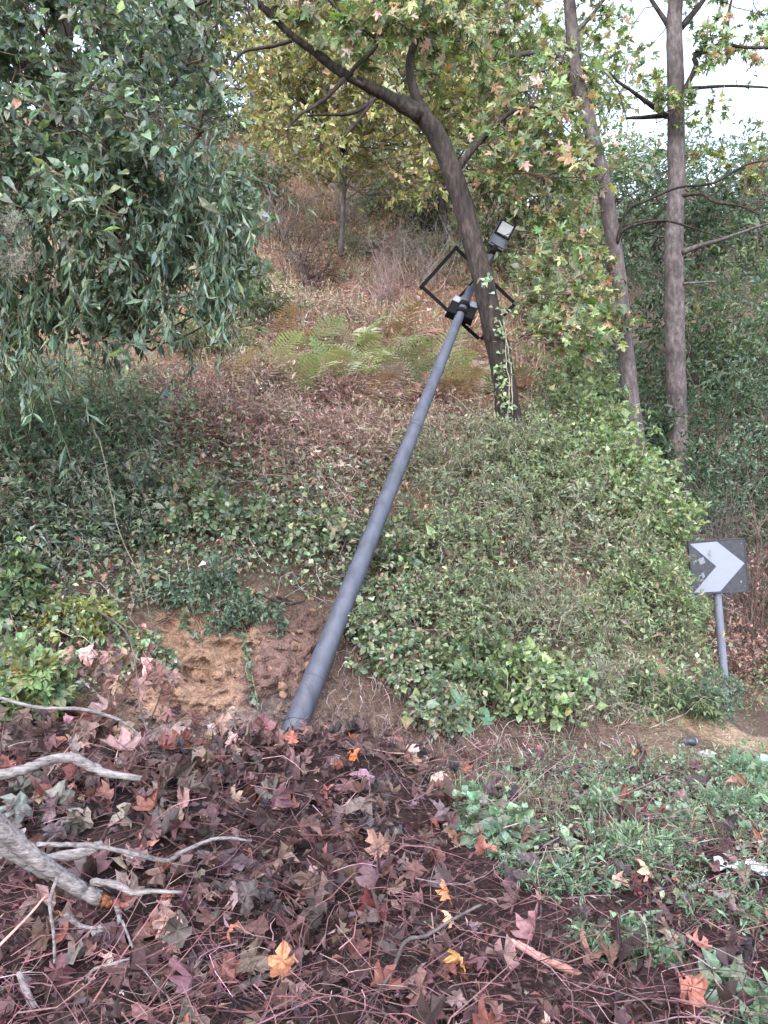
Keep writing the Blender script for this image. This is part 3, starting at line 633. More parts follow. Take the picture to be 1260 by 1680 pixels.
# ------------------------------------------------------------------ slope litter, dry grass, ferns, bare shrubs
SLOPE = [(360, 380), (560, 300), (780, 330), (900, 480), (900, 700), (700, 760), (640, 800), (420, 800), (300, 700), (330, 520)]
PAL_LIT = [(.291, .140, .090, 4), (.381, .200, .126, 3), (.190, .085, .059, 3), (.448, .270, .171, 2), (.403, .140, .081, .8)]
P, n_ = surf(11000, SLOPE, (7.5, 22)); f = Acc()
scatter(f, SM + ROUND[:1], P + n_ * rng.uniform(.0, .05, (len(P), 1)), nrm(rng.normal(size=P.shape) - n_ * .3), nrm(n_ + rng.normal(size=P.shape) * .45), .085 * np.exp(rng.normal(size=len(P)) * .3), palette(PAL_LIT, len(P)))
tag(f.build('leaf_litter', M_DEAD), 'reddish brown fallen leaves covering the upper slope', 'leaf litter', None, 'stuff')
def grass(acc, P, n_, hgt, col, wd=.006, lean=.5):
    N = len(P); h = hgt * np.exp(rng.normal(size=N) * .35)
    d = nrm(np.array([0, 0, 1.]) + n_ * .3 + rng.normal(size=(N, 3)) * lean); e = nrm(d + rng.normal(size=(N, 3)) * .5 + np.array([0, -.1, -.5]))
    s = nrm(np.cross(d, rng.normal(size=(N, 3)))) * wd
    m = P + d * h[:, None] * .55; t = m + e * h[:, None] * .5
    V = np.stack([P - s, P + s, m - s * .8, m + s * .8, t], 1); T = np.array([[0, 1, 3], [0, 3, 2], [2, 3, 4]])
    acc.add(V.reshape(-1, 3), (T[None] + (np.arange(N) * 5)[:, None, None]).reshape(-1, 3), np.repeat(col, 5, 0))
PAL_STRAW = [(.440, .296, .190, 4), (.330, .204, .133, 3), (.528, .388, .247, 2), (.242, .133, .095, 2), (.264, .265, .104, 1.2)]
P, n_ = surf(15000, SLOPE, (7.5, 20)); f = Acc(); dens = fbm(P[:, 0] * 1.2, P[:, 1] * 1.2, 90) > -.07; P, n_ = P[dens], n_[dens]
grass(f, P, n_, .26, palette(PAL_STRAW, len(P)), .005, .6)
tag(f.build('dry_grass', M_DEAD), 'straw coloured dry grass on the upper slope', 'dry grass', None, 'stuff')

P, n_ = surf(9000, SLOPE, (7.5, 20)); k = fbm(P[:, 0] * 1.1, P[:, 1] * 1.1, 300) > .02; P, n_ = P[k], n_[k]; f = Acc(); hh_ = rng.uniform(.02, .25, len(P))
scatter(f, SM + NARROW + ROUND[:1], P + np.stack([0 * hh_, -.1 * hh_, hh_], -1), nrm(rng.normal(size=P.shape) + [0, -.2, .2]), nrm(rng.normal(size=P.shape) * .5 + [0, -.4, .8]), .055 * np.exp(rng.normal(size=len(P)) * .3), palette([(.20, .25, .12, 3), (.28, .30, .16, 2), (.15, .20, .11, 2), (.36, .33, .20, 1)], len(P)))
grass(f, P[::2], n_[::2], .3, palette([(.22, .26, .13, 2), (.32, .32, .2, 2)], len(P[::2])), .005, .5)
tag(f.build('slope_herbs', M_LEAF), 'patches of low green herbs among the dry grass on the slope', 'herbs', None, 'stuff')
def frond(seed, L=.7, npin=15):
    r = np.random.default_rng(seed); t = np.linspace(0, 1, npin + 3)
    rach = np.stack([0 * t + .06 * np.sin(t * 3), L * t * .9, L * (.55 * t - .62 * t ** 2)], -1); V = []; T = []
    for i in range(2, npin + 2):
        ln = L * .34 * math.sin(math.pi * min(1, (t[i] * .85 + .12))) * r.uniform(.8, 1.1); p = rach[i]
        for s in (-1, 1):
            d = np.array([s * 1.0, .45, -.1 + r.normal() * .1]); d /= np.linalg.norm(d); w = L * .011; b = len(V)
            # toothed pinna: three lobes along its length
            V += [p - [0, w, 0], p + [0, w, 0], p + d * ln * .5 + [0, w * 1.5, .01], p + d * ln * .5 - [0, w * 1.5, -.01], p + d * ln + [0, 0, -.02]]
            T += [[b, b + 1, b + 2], [b, b + 2, b + 3], [b + 3, b + 2, b + 4]]
    for i in range(len(rach) - 1):
        b = len(V); q = np.array([.004, 0, 0]); V += [rach[i] - q, rach[i] + q, rach[i + 1] + q * .8, rach[i + 1] - q * .8]; T += [[b, b + 1, b + 2], [b, b + 2, b + 3]]
    return np.array(V), np.array(T)
FROND = []
for k in range(3):
    V, T = frond(k); me = mesh_of('frond', V, T); me.materials.append(M_LEAFO); FROND.append(me)
fern_px = [(412, 640), (455, 600), (500, 640), (520, 585), (548, 625), (585, 580), (600, 612), (622, 660), (640, 585), (660, 610), (690, 640), (668, 560), (735, 610), (745, 660), (880, 640), (905, 600), (475, 560), (790, 640)]
fern_px.sort()
ORD = ['first', 'second', 'third', 'fourth', 'fifth', 'sixth', 'seventh', 'eighth', 'ninth', 'tenth', 'eleventh', 'twelfth', 'thirteenth', 'fourteenth', 'fifteenth', 'sixteenth', 'seventeenth', 'eighteenth', 'nineteenth', 'twentieth']
for i, (u_, v_) in enumerate(fern_px):
    b = ground_hit(u_, v_ + 12); root = empty('fern', b, f'{ORD[i]} bracken fern from the left on the upper slope', 'fern', 'bracken ferns on the upper slope')
    nf = int(rng.integers(5, 8)); brown = rng.uniform() < .22
    for k in range(nf):
        o = bpy.data.objects.new('frond', FROND[k % 3]); COL.objects.link(o); o.parent = root
        o.rotation_euler = (R(rng.uniform(20, 60)), R(rng.normal() * 15), 2 * math.pi * k / nf + rng.normal() * .3); s = rng.uniform(.95, 1.4); o.scale = (s, s, s)
        c = palette([(.30, .19, .12, 1)] if brown else [(.27, .32, .15, 3), (.35, .37, .19, 2), (.42, .36, .22, 1.3)], 1, .15)[0]; o.color = (*[float(q) for q in c], 1)

def bare_shrub(label, base, rad, nst, ntw, stemc, r0=.012, name='bare_shrub', group='bare shrubs on the upper slope', cz=1.1):
    return shrub(name, label, 'shrub', base, rad, nst, ntw, 0, SM, .01, PAL_DARKG, twl=.5, stemc=stemc, r0=r0, group=group, lo=.6, cz=cz, wig=.06)
bare_shrub('bare many stemmed shrub on the slope, left of the pole top', ground_hit(503, 468), (.85, .7, 2.0), 26, 16, (.075, .055, .055), .020, cz=.75)
bare_shrub('purple grey leafless thicket behind the many stemmed bare shrub', ground_hit(455, 400), (1.5, .9, 1.3), 46, 14, (.19, .15, .155), .009)
bare_shrub('reddish leafless brush left of the black frame', ground_hit(632, 500), (.8, .6, 1.2), 50, 12, (.27, .19, .19), .007)
bare_shrub('grey leafless brush behind the black frame', ground_hit(700, 470), (.9, .7, 1.5), 40, 12, (.36, .30, .29), .006)
bare_shrub('leafless dark brush high on the slope below the yellow maple', ground_hit(570, 370), (1.3, .9, 1.4), 46, 12, (.24, .2, .2), .008)
shrub('leafy_shrub', 'greyish shrub on the upper slope right of the many stemmed bare shrub', 'shrub', ground_hit(585, 420), (.9, .7, .8), 26, 14, 9, NARROW, .07, [(.24, .23, .18, 2), (.3, .27, .22, 2), (.18, .2, .14, 1)])
shrub('leafy_shrub', 'greyish shrub on the upper slope above the reddish brush', 'shrub', ground_hit(660, 425), (1.0, .7, .9), 26, 14, 9, NARROW, .07, [(.22, .24, .19, 2), (.3, .29, .24, 2), (.16, .2, .15, 1)])
shrub('evergreen_shrub', 'dark green shrub high on the slope at the edge of the overhanging tree', 'shrub', ground_hit(400, 330), (1.4, .9, 1.6), 30, 14, 10, SM, .07, PAL_MIDG)
shrub('evergreen_shrub', 'dark green shrub on the slope behind the bent trunk', 'shrub', ground_hit(700, 385), (1.0, .8, 1.3), 30, 14, 9, SM, .06, PAL_DARKG)
shrub('evergreen_shrub', 'grey green shrub high on the slope left of the bent trunk', 'shrub', ground_hit(620, 350), (1.1, .8, 1.0), 30, 14, 9, SM, .06, PAL_BLUEG)
shrub('leafy_shrub', 'pale green shrub below the overhanging tree at slope edge', 'shrub', ground_hit(400, 520), (.9, .7, .8), 30, 14, 9, NARROW, .08, PAL_MIDG, droop=.3)
shrub('leafy_shrub', 'low pale green shrub left of the bracken ferns', 'shrub', ground_hit(330, 580), (.9, .6, .6), 30, 14, 9, NARROW, .07, [(.17, .22, .11, 3), (.26, .28, .15, 2), (.30, .24, .15, 1)], droop=.2)

# dead brown bracken heaps on the crest of the bank
def dead_heap(label, u_, v_, rad, n, pal, h=.35):
    b = ground_hit(u_, v_ + 25); root = empty('dry_brush', b, label, 'brush', 'dry brush on the bank crest')
    x = b[0] + rng.normal(size=n) * rad * .5; y = b[1] + rng.normal(size=n) * rad * .35; p0 = np.stack([x, y, H(x, y)], -1)
    d = nrm(rng.normal(size=(n, 3)) * np.array([1, .7, .35]) + np.array([0, -.35, .75])); P = curves(p0, p0 + d * rng.uniform(.25, .8, (n, 1)) + [0, 0, .05], 5, .4, .09)
    a = Acc(); tubes(a, P, np.linspace(.004, .0015, 5)[None] * np.ones((n, 1)), 3, palette(pal, n, .3)); a.build('stalks', M_TWIG, root, kind='stuff')
    f = Acc(); leaves_on(f, P, 7, NARROW + SM, .05, pal, .3); f.build('withered_leaves', M_DEAD, root, kind='stuff')
PAL_RUST = [(.29, .145, .11, 3), (.37, .22, .17, 2), (.2, .10, .085, 2), (.44, .31, .24, 1)]
PAL_TAN = [(.36, .25, .18, 3), (.28, .17, .12, 2), (.44, .33, .25, 1.5), (.2, .12, .09, 1)]
dead_heap('rusty brown heap of dry bracken on the crest left of centre', 375, 690, .8, 520, PAL_RUST)
dead_heap('tan dry brush hanging over the bank crest beside the pole', 510, 740, .9, 520, PAL_TAN)
dead_heap('pinkish dry brush on the crest above the ivy', 450, 690, .7, 380, PAL_TAN)
dead_heap('rusty dry bracken between the ferns', 530, 610, .7, 320, PAL_RUST)
dead_heap('dry brown brush on the slope above the ferns', 470, 520, .8, 320, PAL_TAN)
dead_heap('rusty dry bracken right of the pole near the trunk base', 700, 640, .6, 260, PAL_RUST)

for u_, v_, r_, n_h, pl, lb in [(560, 700, .7, 260, PAL_RUST, 'red brown bracken above the ivy left of the pole'), (420, 620, .6, 240, PAL_TAN, 'pale dry grass heap left of the ferns'), (610, 560, .7, 240, PAL_RUST, 'rusty bracken above the ferns'), (560, 500, .8, 240, PAL_TAN, 'straw coloured brush under the bare shrubs'), (640, 690, .6, 220, PAL_TAN, 'tan dry brush tucked behind the pole'), (300, 640, .7, 260, PAL_RUST, 'rusty dry stalks at the right end of the hanging leaves'), (760, 690, .6, 220, PAL_TAN, 'pale dry stalks left of the leaning trunk foot')]:
    dead_heap(lb, u_, v_, r_, n_h, pl)
for u_, v_, rd, pl, lb in [(350, 700, (.6, .5, .75), PAL_RUST, 'withered rusty bush on the crest above the brambles'), (470, 700, (.6, .5, .6), PAL_TAN, 'withered tan bush on the crest left of the pole'), (400, 600, (.6, .5, .6), PAL_TAN, 'withered pale bush left of the ferns'), (560, 650, (.5, .4, .5), PAL_RUST, 'withered red brown bush below the ferns'), (600, 740, (.5, .4, .5), PAL_TAN, 'withered straw bush on the crest beside the pole')]:
    shrub('withered_shrub', lb, 'shrub', ground_hit(u_, v_ + 20), rd, 34, 12, 6, NARROW + SM, .05, pl, mat_=M_DEAD, group='withered bushes on the crest', r0=.006, stemc=(.24, .17, .14), lo=.3, cz=.75)
# ------------------------------------------------------------------ bank cover left and centre
LEFTBANK = [(-250, 600), (240, 600), (330, 680), (430, 780), (600, 790), (640, 850), (610, 950), (520, 985), (420, 960), (300, 985), (230, 1010), (205, 1060), (140, 1160), (-250, 1170)]
PAL_IVY = [(.14, .20, .105, 4), (.20, .265, .14, 3), (.09, .135, .085, 2.5), (.28, .31, .13, 1.4), (.34, .25, .17, 1.1), (.38, .15, .12, .5), (.36, .33, .27, .6)]
P, n_ = surf(24000, LEFTBANK, (4.5, 11), (-7, 2)); f = Acc(); a = Acc()
hgt = .03 + .30 * rng.uniform(size=len(P)) ** 2 + .14 * np.clip(fbm(P[:, 0] * 2.5, P[:, 2] * 2.5, 33) * 3, 0, 1)
pp = P + (n_ * .7 + np.array([0, -.25, .35])) * hgt[:, None]
scatter(f, IVY + ROUND[:1] * 2 + SM * 2, pp, nrm(rng.normal(size=P.shape) + np.array([0, -.4, -.5])), nrm(n_ * .8 + [0, -.2, .5] + rng.normal(size=P.shape) * .45), .046 * np.exp(np.clip(rng.normal(size=len(P)) * .4, -1, .5)), palette(PAL_IVY, len(P), .32))
k = rng.uniform(size=len(P)) < .08
tubes(a, curves(P[k], pp[k] + rng.normal(size=(k.sum(), 3)) * .05, 4, 0, .1), np.full((k.sum(), 4), .002), 3, (.11, .075, .06))
cov = f.build('bank_ground_cover', M_LEAF); tag(cov, 'ivy and bramble leaves covering the left bank', 'ground cover', None, 'stuff')
st = a.build('cover_stems', M_TWIG, cov)
a = Acc(); P, n2 = surf(620, LEFTBANK, (4.8, 10.5), (-7, 1.5)); d = nrm(rng.normal(size=P.shape) * [1, .6, .7] + [.1, -.7, .7]); Q = curves(P, P + d * rng.uniform(.2, .75, (len(P), 1)), 6, .5, .07)
tubes(a, Q, np.linspace(.0035, .0012, 6)[None] * np.ones((len(P), 1)), 3, palette([(.36, .31, .27, 2), (.24, .15, .13, 2), (.46, .41, .35, 1), (.16, .09, .08, 1)], len(P)))
tag(a.build('dry_stalks', M_TWIG), 'dry pale and reddish stalks all over the left bank', 'stalks', None, 'stuff')
# separate plants standing out of it
PAL_GREY = [(.19, .23, .17, 3), (.27, .30, .23, 2), (.13, .165, .12, 2), (.34, .32, .26, 1)]
for u_, v_, rad, tm, sz, pal, lb in [
    (60, 720, (.7, .45, .6), NARROW, .07, PAL_GREY, 'grey green weed thicket at the left edge below the overhanging tree'),
    (190, 690, (.7, .45, .55), NARROW, .06, PAL_GREY, 'grey green weed thicket on the bank left of the rusty bracken'),
    (-20, 890, (.6, .45, 1.25), NARROW + SM, .06, PAL_GREY, 'tall greyish leafy shrub filling the left edge of the bank'),
    (75, 880, (.55, .45, 1.2), NARROW, .055, PAL_GREY, 'tall fine leaved grey shrub right of the left edge'),
    (165, 860, (.55, .45, 1.05), NARROW + SM, .055, [(.2, .24, .17, 3), (.29, .31, .22, 2), (.36, .28, .23, .8)], 'tall fine leaved shrub with dry tips on the left bank'),
    (245, 830, (.5, .4, .8), SM, .05, PAL_GREY, 'grey green shrub left of the rusty bracken heap'),
    (30, 800, (.7, .5, 1.7), NARROW + SM, .065, PAL_HANG, 'tall leafy bush joining the left edge of the overhanging tree to the bank'),
    (130, 790, (.65, .5, 1.55), NARROW + SM, .06, PAL_HANG, 'tall leafy bush under the middle of the overhanging tree'),
    (225, 770, (.55, .5, 1.2), NARROW, .055, PAL_GREY, 'tall greyish bush under the right end of the overhanging tree'),
    (20, 690, (.8, .5, 1.0), NARROW, .075, PAL_GREY, 'tall grey green weeds at the left edge under the hanging leaves'),
    (140, 680, (.7, .5, .95), NARROW, .07, PAL_GREY, 'tall grey green weeds under the hanging leaves, second from the edge'),
    (240, 680, (.6, .5, .8), NARROW + SM, .065, [(.2, .22, .15, 3), (.28, .28, .2, 2), (.3, .22, .17, 1)], 'tall dry green weeds at the right end of the hanging leaves'),
    (300, 790, (.6, .4, .4), SM, .05, [(.2, .25, .14, 3), (.28, .3, .17, 2), (.32, .22, .16, 1)], 'light green bramble on the bank below the rusty bracken'),
    (440, 840, (.6, .4, .35), SM, .05, [(.2, .25, .14, 3), (.28, .3, .17, 2), (.32, .2, .15, 1)], 'light green bramble on the bank left of the pole middle'),
    (60, 860, (.6, .4, .5), NARROW + SM, .075, PAL_BLUEG, 'narrow leaved green plant at the left edge halfway up the bank'),
    (180, 850, (.6, .4, .5), NARROW, .07, PAL_BLUEG, 'narrow leaved green plant on the bank below the grey weeds'),
    (330, 830, (.6, .4, .4), ROUND, .05, PAL_IVY, 'round leaved bramble on the bank above the clay'),
    (520, 860, (.5, .35, .35), ROUND, .05, PAL_IVY, 'bramble patch on the bank left of the pole'),
    (320, 950, (.55, .3, .4), SM, .045, PAL_BLUEG, 'blue green herb hanging over the bare clay edge'),
    (400, 985, (.4, .25, .3), SM, .04, PAL_BLUEG, 'fine leaved herb hanging over the clay beside the pole'),
    (240, 1060, (.25, .2, .3), ROUND, .04, PAL_IVY, 'small bramble down the left side of the clay'),
    (130, 1000, (.35, .25, .35), SM, .05, [(.30, .32, .08, 3), (.36, .34, .09, 2), (.2, .25, .08, 1)], 'yellow green small leaved sapling at the left of the clay'),
    (30, 960, (.4, .3, .4), OVAL, .08, PAL_MIDG, 'broad leaved green bush at the left edge beside the clay'),
    (50, 1110, (.35, .3, .35), PLANE_FRESH, .11, [(.14, .21, .08, 3), (.22, .27, .09, 2), (.30, .26, .1, .5)], 'young green plane sprout at the left edge above the pale branch'),
]:
    shrub('bank_plant', lb, 'plant', ground_hit(u_, v_ + 30), rad, 22, 12, 7, tm, sz, pal, lean=(0, -.12, 0), r0=.006, droop=.25, group='plants on the left bank')
# trailing sprigs down the clay
for i, (u_, v_, dv, lb) in enumerate([(255, 1040, 110, 'thin green creeper trailing down the left of the clay'), (300, 1000, 60, 'short green creeper over the top of the clay'), (395, 1040, 120, 'pale green creeper down the middle of the clay'), (440, 985, 50, 'small green sprig near the top of the clay')]):
    b = ground_hit(u_, v_); e = ground_hit(u_ + 25, v_ + dv); root = empty('creeper', b, lb, 'creeper', 'creepers on the clay')
    Q = np.array([ground_hit(u_ + 25 * t + rng.normal() * 6, v_ + dv * t) + [0, -.04, .02] for t in np.linspace(0, 1, 8)])[None]; Q = np.concatenate([Q + rng.normal(size=(1, 8, 3)) * .02 for _ in range(3)])
    a = Acc(); tubes(a, Q, np.full((3, 8), .003), 3, (.14, .13, .07)); a.build('stems', M_TWIG, root); f = Acc(); leaves_on(f, Q, 30, ROUND + SM, .045, PAL_BLUEG, .5, 1.2, 0); f.build('foliage', M_LEAF, root, kind='stuff')

# stones and clods in the clay
def lumpmesh(seed, n=2):
    import bmesh
    bm = bmesh.new(); bmesh.ops.create_icosphere(bm, subdivisions=n - 1, radius=1); r = np.random.default_rng(seed); k = r.normal(size=(5, 3)) * 1.3; ph = r.uniform(0, 6, 5)
    for q in bm.verts:
        p = np.array(q.co); s = 1 + .2 * sum(math.sin(k[i] @ p * 1.6 + ph[i]) for i in range(5)) / 2; q.co = q.co * s * r.uniform(.8, 1.15)
        q.co.x *= 1.3; q.co.z *= .6
    me = bpy.data.meshes.new('stone'); bm.to_mesh(me); bm.free(); return me
M_CLOD = plain('clod', (.25, .16, .11), .95, 0, .1, .5, 30, dcol=(.13, .08, .06)); M_STONE = plain('stone', (.42, .39, .37), .85, 0, .25, .4, 25)
STM = [lumpmesh(k) for k in range(4)]; STG = [m.copy() for m in STM]
for m in STM: m.materials.append(M_CLOD)
for m in STG: m.materials.append(M_STONE)
P, n_ = surf(60, CLAY, (5.5, 8.5), (-3.5, 1))
for p in P:
    o = bpy.data.objects.new('earth_clod', STM[int(rng.integers(4))]); COL.objects.link(o); s = rng.uniform(.012, .036); o.scale = (s, s, s)
    o.rotation_euler = rng.uniform(0, 6, 3); o.location = p + np.array([0, -.01, 0]); tag(o, 'ochre clod of earth sticking out of the bare clay face', 'clod', 'clods in the clay face')
for u_, v_, s, lb in [(108, 1085, .045, 'pale rounded stone in the bank left of the clay'), (165, 1530, .035, 'small pale stone under the broken branch end'), (350, 1195, .05, 'grey stone at the foot of the clay'), (385, 1165, .04, 'small grey stone on the lower clay beside the pole'), (320, 1215, .06, 'whitish stone left of the hanging tan leaves'), (1160, 1240, .06, 'flat grey stone beside the dirt path')]:
    o = bpy.data.objects.new('stone', STG[int(rng.integers(4))]); COL.objects.link(o); o.scale = (s, s, s); o.location = ground_hit(u_, v_) + [0, 0, s * .2]; o.rotation_euler = (0, 0, rng.uniform(0, 6)); tag(o, lb, 'stone', 'loose stones')

# ------------------------------------------------------------------ the thicket on the right of the pole
PAL_TH1 = [(.170, .228, .106, 4), (.224, .278, .131, 3), (.108, .155, .082, 3), (.296, .310, .155, 1.6), (.323, .238, .155, .7)]
PAL_TH2 = [(.189, .265, .106, 4), (.243, .319, .131, 3), (.116, .174, .082, 2), (.323, .347, .131, 1)]
PAL_TH3 = [(.206, .238, .147, 4), (.278, .293, .188, 3), (.135, .164, .102, 2), (.340, .283, .196, 1.3)]
TH = [
 (700, 760, (.7, .5, .5), NARROW, .05, PAL_TH3, 'grey green heath just right of the pole middle'),
 (790, 740, (.7, .5, .5), NARROW, .055, PAL_TH3, 'grey green heath below the leaning trunk base'),
 (870, 750, (.6, .5, .6), SM, .05, PAL_TH1, 'small leaved shrub right below the leaning trunk base'),
 (955, 700, (.6, .5, .8), IVY + ROUND[:1] * 2 + SM, .065, PAL_TH2, 'bright ivy mound between the leaning trunk and grey trunk'),
 (1000, 780, (.7, .5, .7), IVY + ROUND[:1] * 2 + SM, .06, PAL_TH2, 'bright green ivy mound below the slim grey trunk'),
 (1060, 850, (.55, .5, .7), IVY + ROUND[:1] * 2 + SM, .06, PAL_TH2, 'bright ivy at the right rim of the thicket above the sign'),
 (720, 880, (.7, .45, .55), SM, .045, PAL_TH1, 'bramble tangle right of the pole, middle of the bank'),
 (820, 860, (.7, .45, .6), NARROW, .05, PAL_TH3, 'dry grey green tangle in the middle of the thicket'),
 (920, 880, (.7, .45, .6), SM, .045, PAL_TH3, 'fine leaved olive shrub in the middle of the thicket'),
 (1010, 920, (.65, .45, .6), SM, .045, PAL_TH1, 'fine leaved shrub left of the sign, upper'),
 (700, 1000, (.6, .4, .5), SM, .045, PAL_TH1, 'bramble right of the pole above the dry roots'),
 (800, 990, (.7, .45, .55), SM, .045, PAL_TH1, 'light green bramble low in the thicket centre'),
 (900, 1010, (.7, .45, .6), NARROW, .05, PAL_TH3, 'olive fine leaved shrub low in the thicket'),
 (1000, 1040, (.65, .45, .55), NARROW, .05, PAL_TH1, 'drooping fine leaved shrub left of the sign post'),
 (1080, 1020, (.45, .4, .6), SM, .045, PAL_TH1, 'narrow green shrub directly behind the sign post'),
 (800, 1110, (.6, .35, .45), ROUND, .055, PAL_MIDG, 'dark bramble at the foot of the thicket, left'),
 (880, 1130, (.5, .35, .5), ROUND, .06, PAL_TH2, 'climbing round leaved bramble at the foot of the thicket'),
 (970, 1130, (.6, .35, .4), NARROW, .045, PAL_TH3, 'drooping grassy shrub at the foot of the thicket, right'),
 (1070, 1130, (.5, .35, .35), SM, .045, PAL_MIDG, 'low green shrub left of the sign post foot'),
 (1150, 1140, (.35, .3, .28), SM, .04, PAL_BLUEG, 'low blue green herb around the sign post foot'),
 (1240, 1090, (.5, .35, .5), SM, .045, PAL_TH1, 'green weeds at the right edge beside the sign post'),
 (660, 900, (.4, .35, .4), ROUND, .05, PAL_IVY, 'round leaved bramble touching the pole on its right'),
 (840, 800, (.6, .45, .5), SM, .05, PAL_TH1, 'light bramble right under the leaning trunk foot'),
 (760, 810, (.6, .45, .45), NARROW, .05, PAL_TH3, 'pale heath between the pole middle and the thicket centre'),
 (920, 800, (.6, .45, .6), SM, .05, PAL_TH1, 'green bramble between the ivy mounds and the leaning trunk'),
 (1055, 960, (.4, .4, .6), SM, .045, PAL_TH2, 'green shrub at the right rim left of the sign panel'),
 (950, 640, (.5, .45, 1.0), IVY + ROUND[:1] * 2 + SM, .06, PAL_TH2, 'tall ivy column climbing left of the slim grey trunk'),
 (900, 680, (.5, .45, .8), SM, .05, PAL_TH1, 'leafy mound right against the leaning trunk foot'),
 (1030, 700, (.5, .45, .7), SM, .05, PAL_TH2, 'leafy mound hiding the slim grey trunk foot'),
 (1085, 790, (.45, .4, .7), SM, .05, PAL_TH2, 'loose green mound at the top right rim of the thicket'),
 (650, 1060, (.4, .3, .35), ROUND, .05, PAL_IVY, 'low bramble right of the pole above the dry roots'),
 (720, 1150, (.35, .3, .3), ROUND, .05, PAL_IVY, 'small bramble left of the big lobed leaves'),
 (590, 1010, (.25, .25, .25), ROUND, .04, PAL_IVY, 'tiny bramble tucked behind the pole'),
 (832, 722, (.42, .3, .32), NARROW, .05, PAL_TH3, 'low heath hiding the front of the leaning trunk foot'),
 (640, 980, (.35, .3, .35), ROUND, .045, PAL_IVY, 'small bramble beside the pole below its middle'),
]
for u_, v_, rad, tm, sz, pal, lb in TH:
    b = ground_hit(u_, v_ + 25); rad = (rad[0], rad[1], rad[2] * 1.35); sz = sz * .86
    shrub('thicket_shrub', lb, 'shrub', b, rad, 32, 13, 9, tm, sz, pal, lean=(0, -.12, .02), r0=.006, droop=.15, group='shrubs of the right thicket', stemc=(.22, .17, .15), lo=.35, wig=.1)
# cover between them so no bare soil shows
RB = [(640, 720), (860, 690), (1000, 600), (1090, 740), (1130, 900), (1130, 1190), (760, 1200), (680, 1150), (610, 1060), (600, 930)]
P, n_ = surf(16000, RB, (6.5, 11.5), (-.5, 4.3)); f = Acc(); hgt = rng.uniform(.02, .4, len(P)) ** 1.2
pp = P + (n_ * .8 + np.array([0, -.2, .3])) * hgt[:, None]
scatter(f, SM + ROUND + NARROW, pp, nrm(rng.normal(size=P.shape) + np.array([0, -.3, -.2])), nrm(n_ * .7 + [0, -.2, .5] + rng.normal(size=P.shape) * .5), .047 * np.exp(rng.normal(size=len(P)) * .3), palette(PAL_TH1 + PAL_TH3[-1:], len(P), .28))
tag(f.build('thicket_ground_cover', M_LEAF), 'small leaves filling the right thicket between its shrubs', 'ground cover', None, 'stuff')
# dry canes arching through it
a = Acc(); P, n_ = surf(520, RB, (6.5, 11), (-.5, 4)); d = nrm(rng.normal(size=P.shape) + [0, -.7, 1.0]); Q = curves(P, P + d * rng.uniform(.3, .9, (len(P), 1)), 6, .35, .06)
tubes(a, Q, np.linspace(.004, .0015, 6)[None] * np.ones((len(P), 1)), 3, palette([(.34, .27, .22, 2), (.2, .12, .1, 2), (.42, .36, .3, 1)], len(P)))
tag(a.build('dry_canes', M_TWIG), 'dry canes arching through the right thicket', 'cane', None, 'stuff')
# roots and dry stalks hanging at the foot
ROOTS = [(560, 1030), (740, 1080), (760, 1200), (1040, 1120), (1040, 1230), (700, 1260), (520, 1240), (530, 1110)]
P, n_ = surf(900, ROOTS, (5.6, 8.2), (-1, 3.3)); d = np.stack([rng.normal(size=len(P)) * .25, rng.normal(size=len(P)) * .2 - .25, -np.ones(len(P)) * .8 + rng.normal(size=len(P)) * .4], -1)
P = P + n_ * .08; Q = curves(P, P + d * rng.uniform(.1, .35, (len(P), 1)), 5, 0, .1); Q[:, :, 2] = np.maximum(Q[:, :, 2], H(Q[:, :, 0], Q[:, :, 1]) + .01); a = Acc()
tubes(a, Q, np.linspace(.0035, .0015, 5)[None] * np.ones((len(P), 1)), 3, palette([(.17, .10, .09, 3), (.26, .17, .15, 2), (.10, .055, .055, 2), (.36, .28, .25, 1)], len(P)))
tag(a.build('hanging_roots', M_TWIG), 'dry brown roots and stalks hanging on the bank foot right of the pole', 'roots', None, 'stuff')

# ------------------------------------------------------------------ dark shrubs behind the sign and trunks
BK = [
 (1000, 520, 13.0, (1.3, 1.0, 1.6), PAL_DARKG, .06, SM, 'dark evergreen shrub between leaning trunk and slim grey trunk'),
 (1065, 480, 13.5, (1.2, 1.0, 1.8), PAL_DARKG, .06, SM, 'dark evergreen shrub between the two grey trunks, upper'),
 (1070, 620, 12.9, (1.0, .9, 1.4), PAL_DARKG, .055, SM, 'dark evergreen shrub between the two grey trunks, lower'),
 (1180, 470, 14.5, (1.6, 1.2, 2.2), PAL_DARKG, .06, SM, 'tall dark evergreen shrub right of the rightmost trunk'),
 (1270, 480, 14.0, (1.6, 1.2, 2.2), PAL_BLUEG, .06, SM, 'tall blue green shrub at the right edge, upper'),
 (1180, 640, 12.6, (1.3, .9, 1.2), PAL_BLUEG, .055, SM, 'blue green shrub right of the rightmost trunk foot'),
 (1270, 640, 12.4, (1.3, .9, 1.2), PAL_DARKG, .055, SM, 'dark green shrub at the right edge, middle height'),
 (1110, 600, 11.6, (.8, .7, .9), PAL_DARKG, .055, SM, 'green shrub in front of the rightmost trunk foot'),
 (1200, 300, 19, (2.2, 1.6, 2.4), PAL_MIDG, .09, SM, 'rounded green shrub on the hillside right of the rightmost trunk'),
 (1050, 300, 18, (1.8, 1.4, 2.2), PAL_DARKG, .08, SM, 'dark shrub on the hillside between the grey trunks'),
 (1290, 330, 18, (2.2, 1.6, 2.4), PAL_BLUEG, .09, SM, 'blue green shrub on the hillside at the right edge'),
]
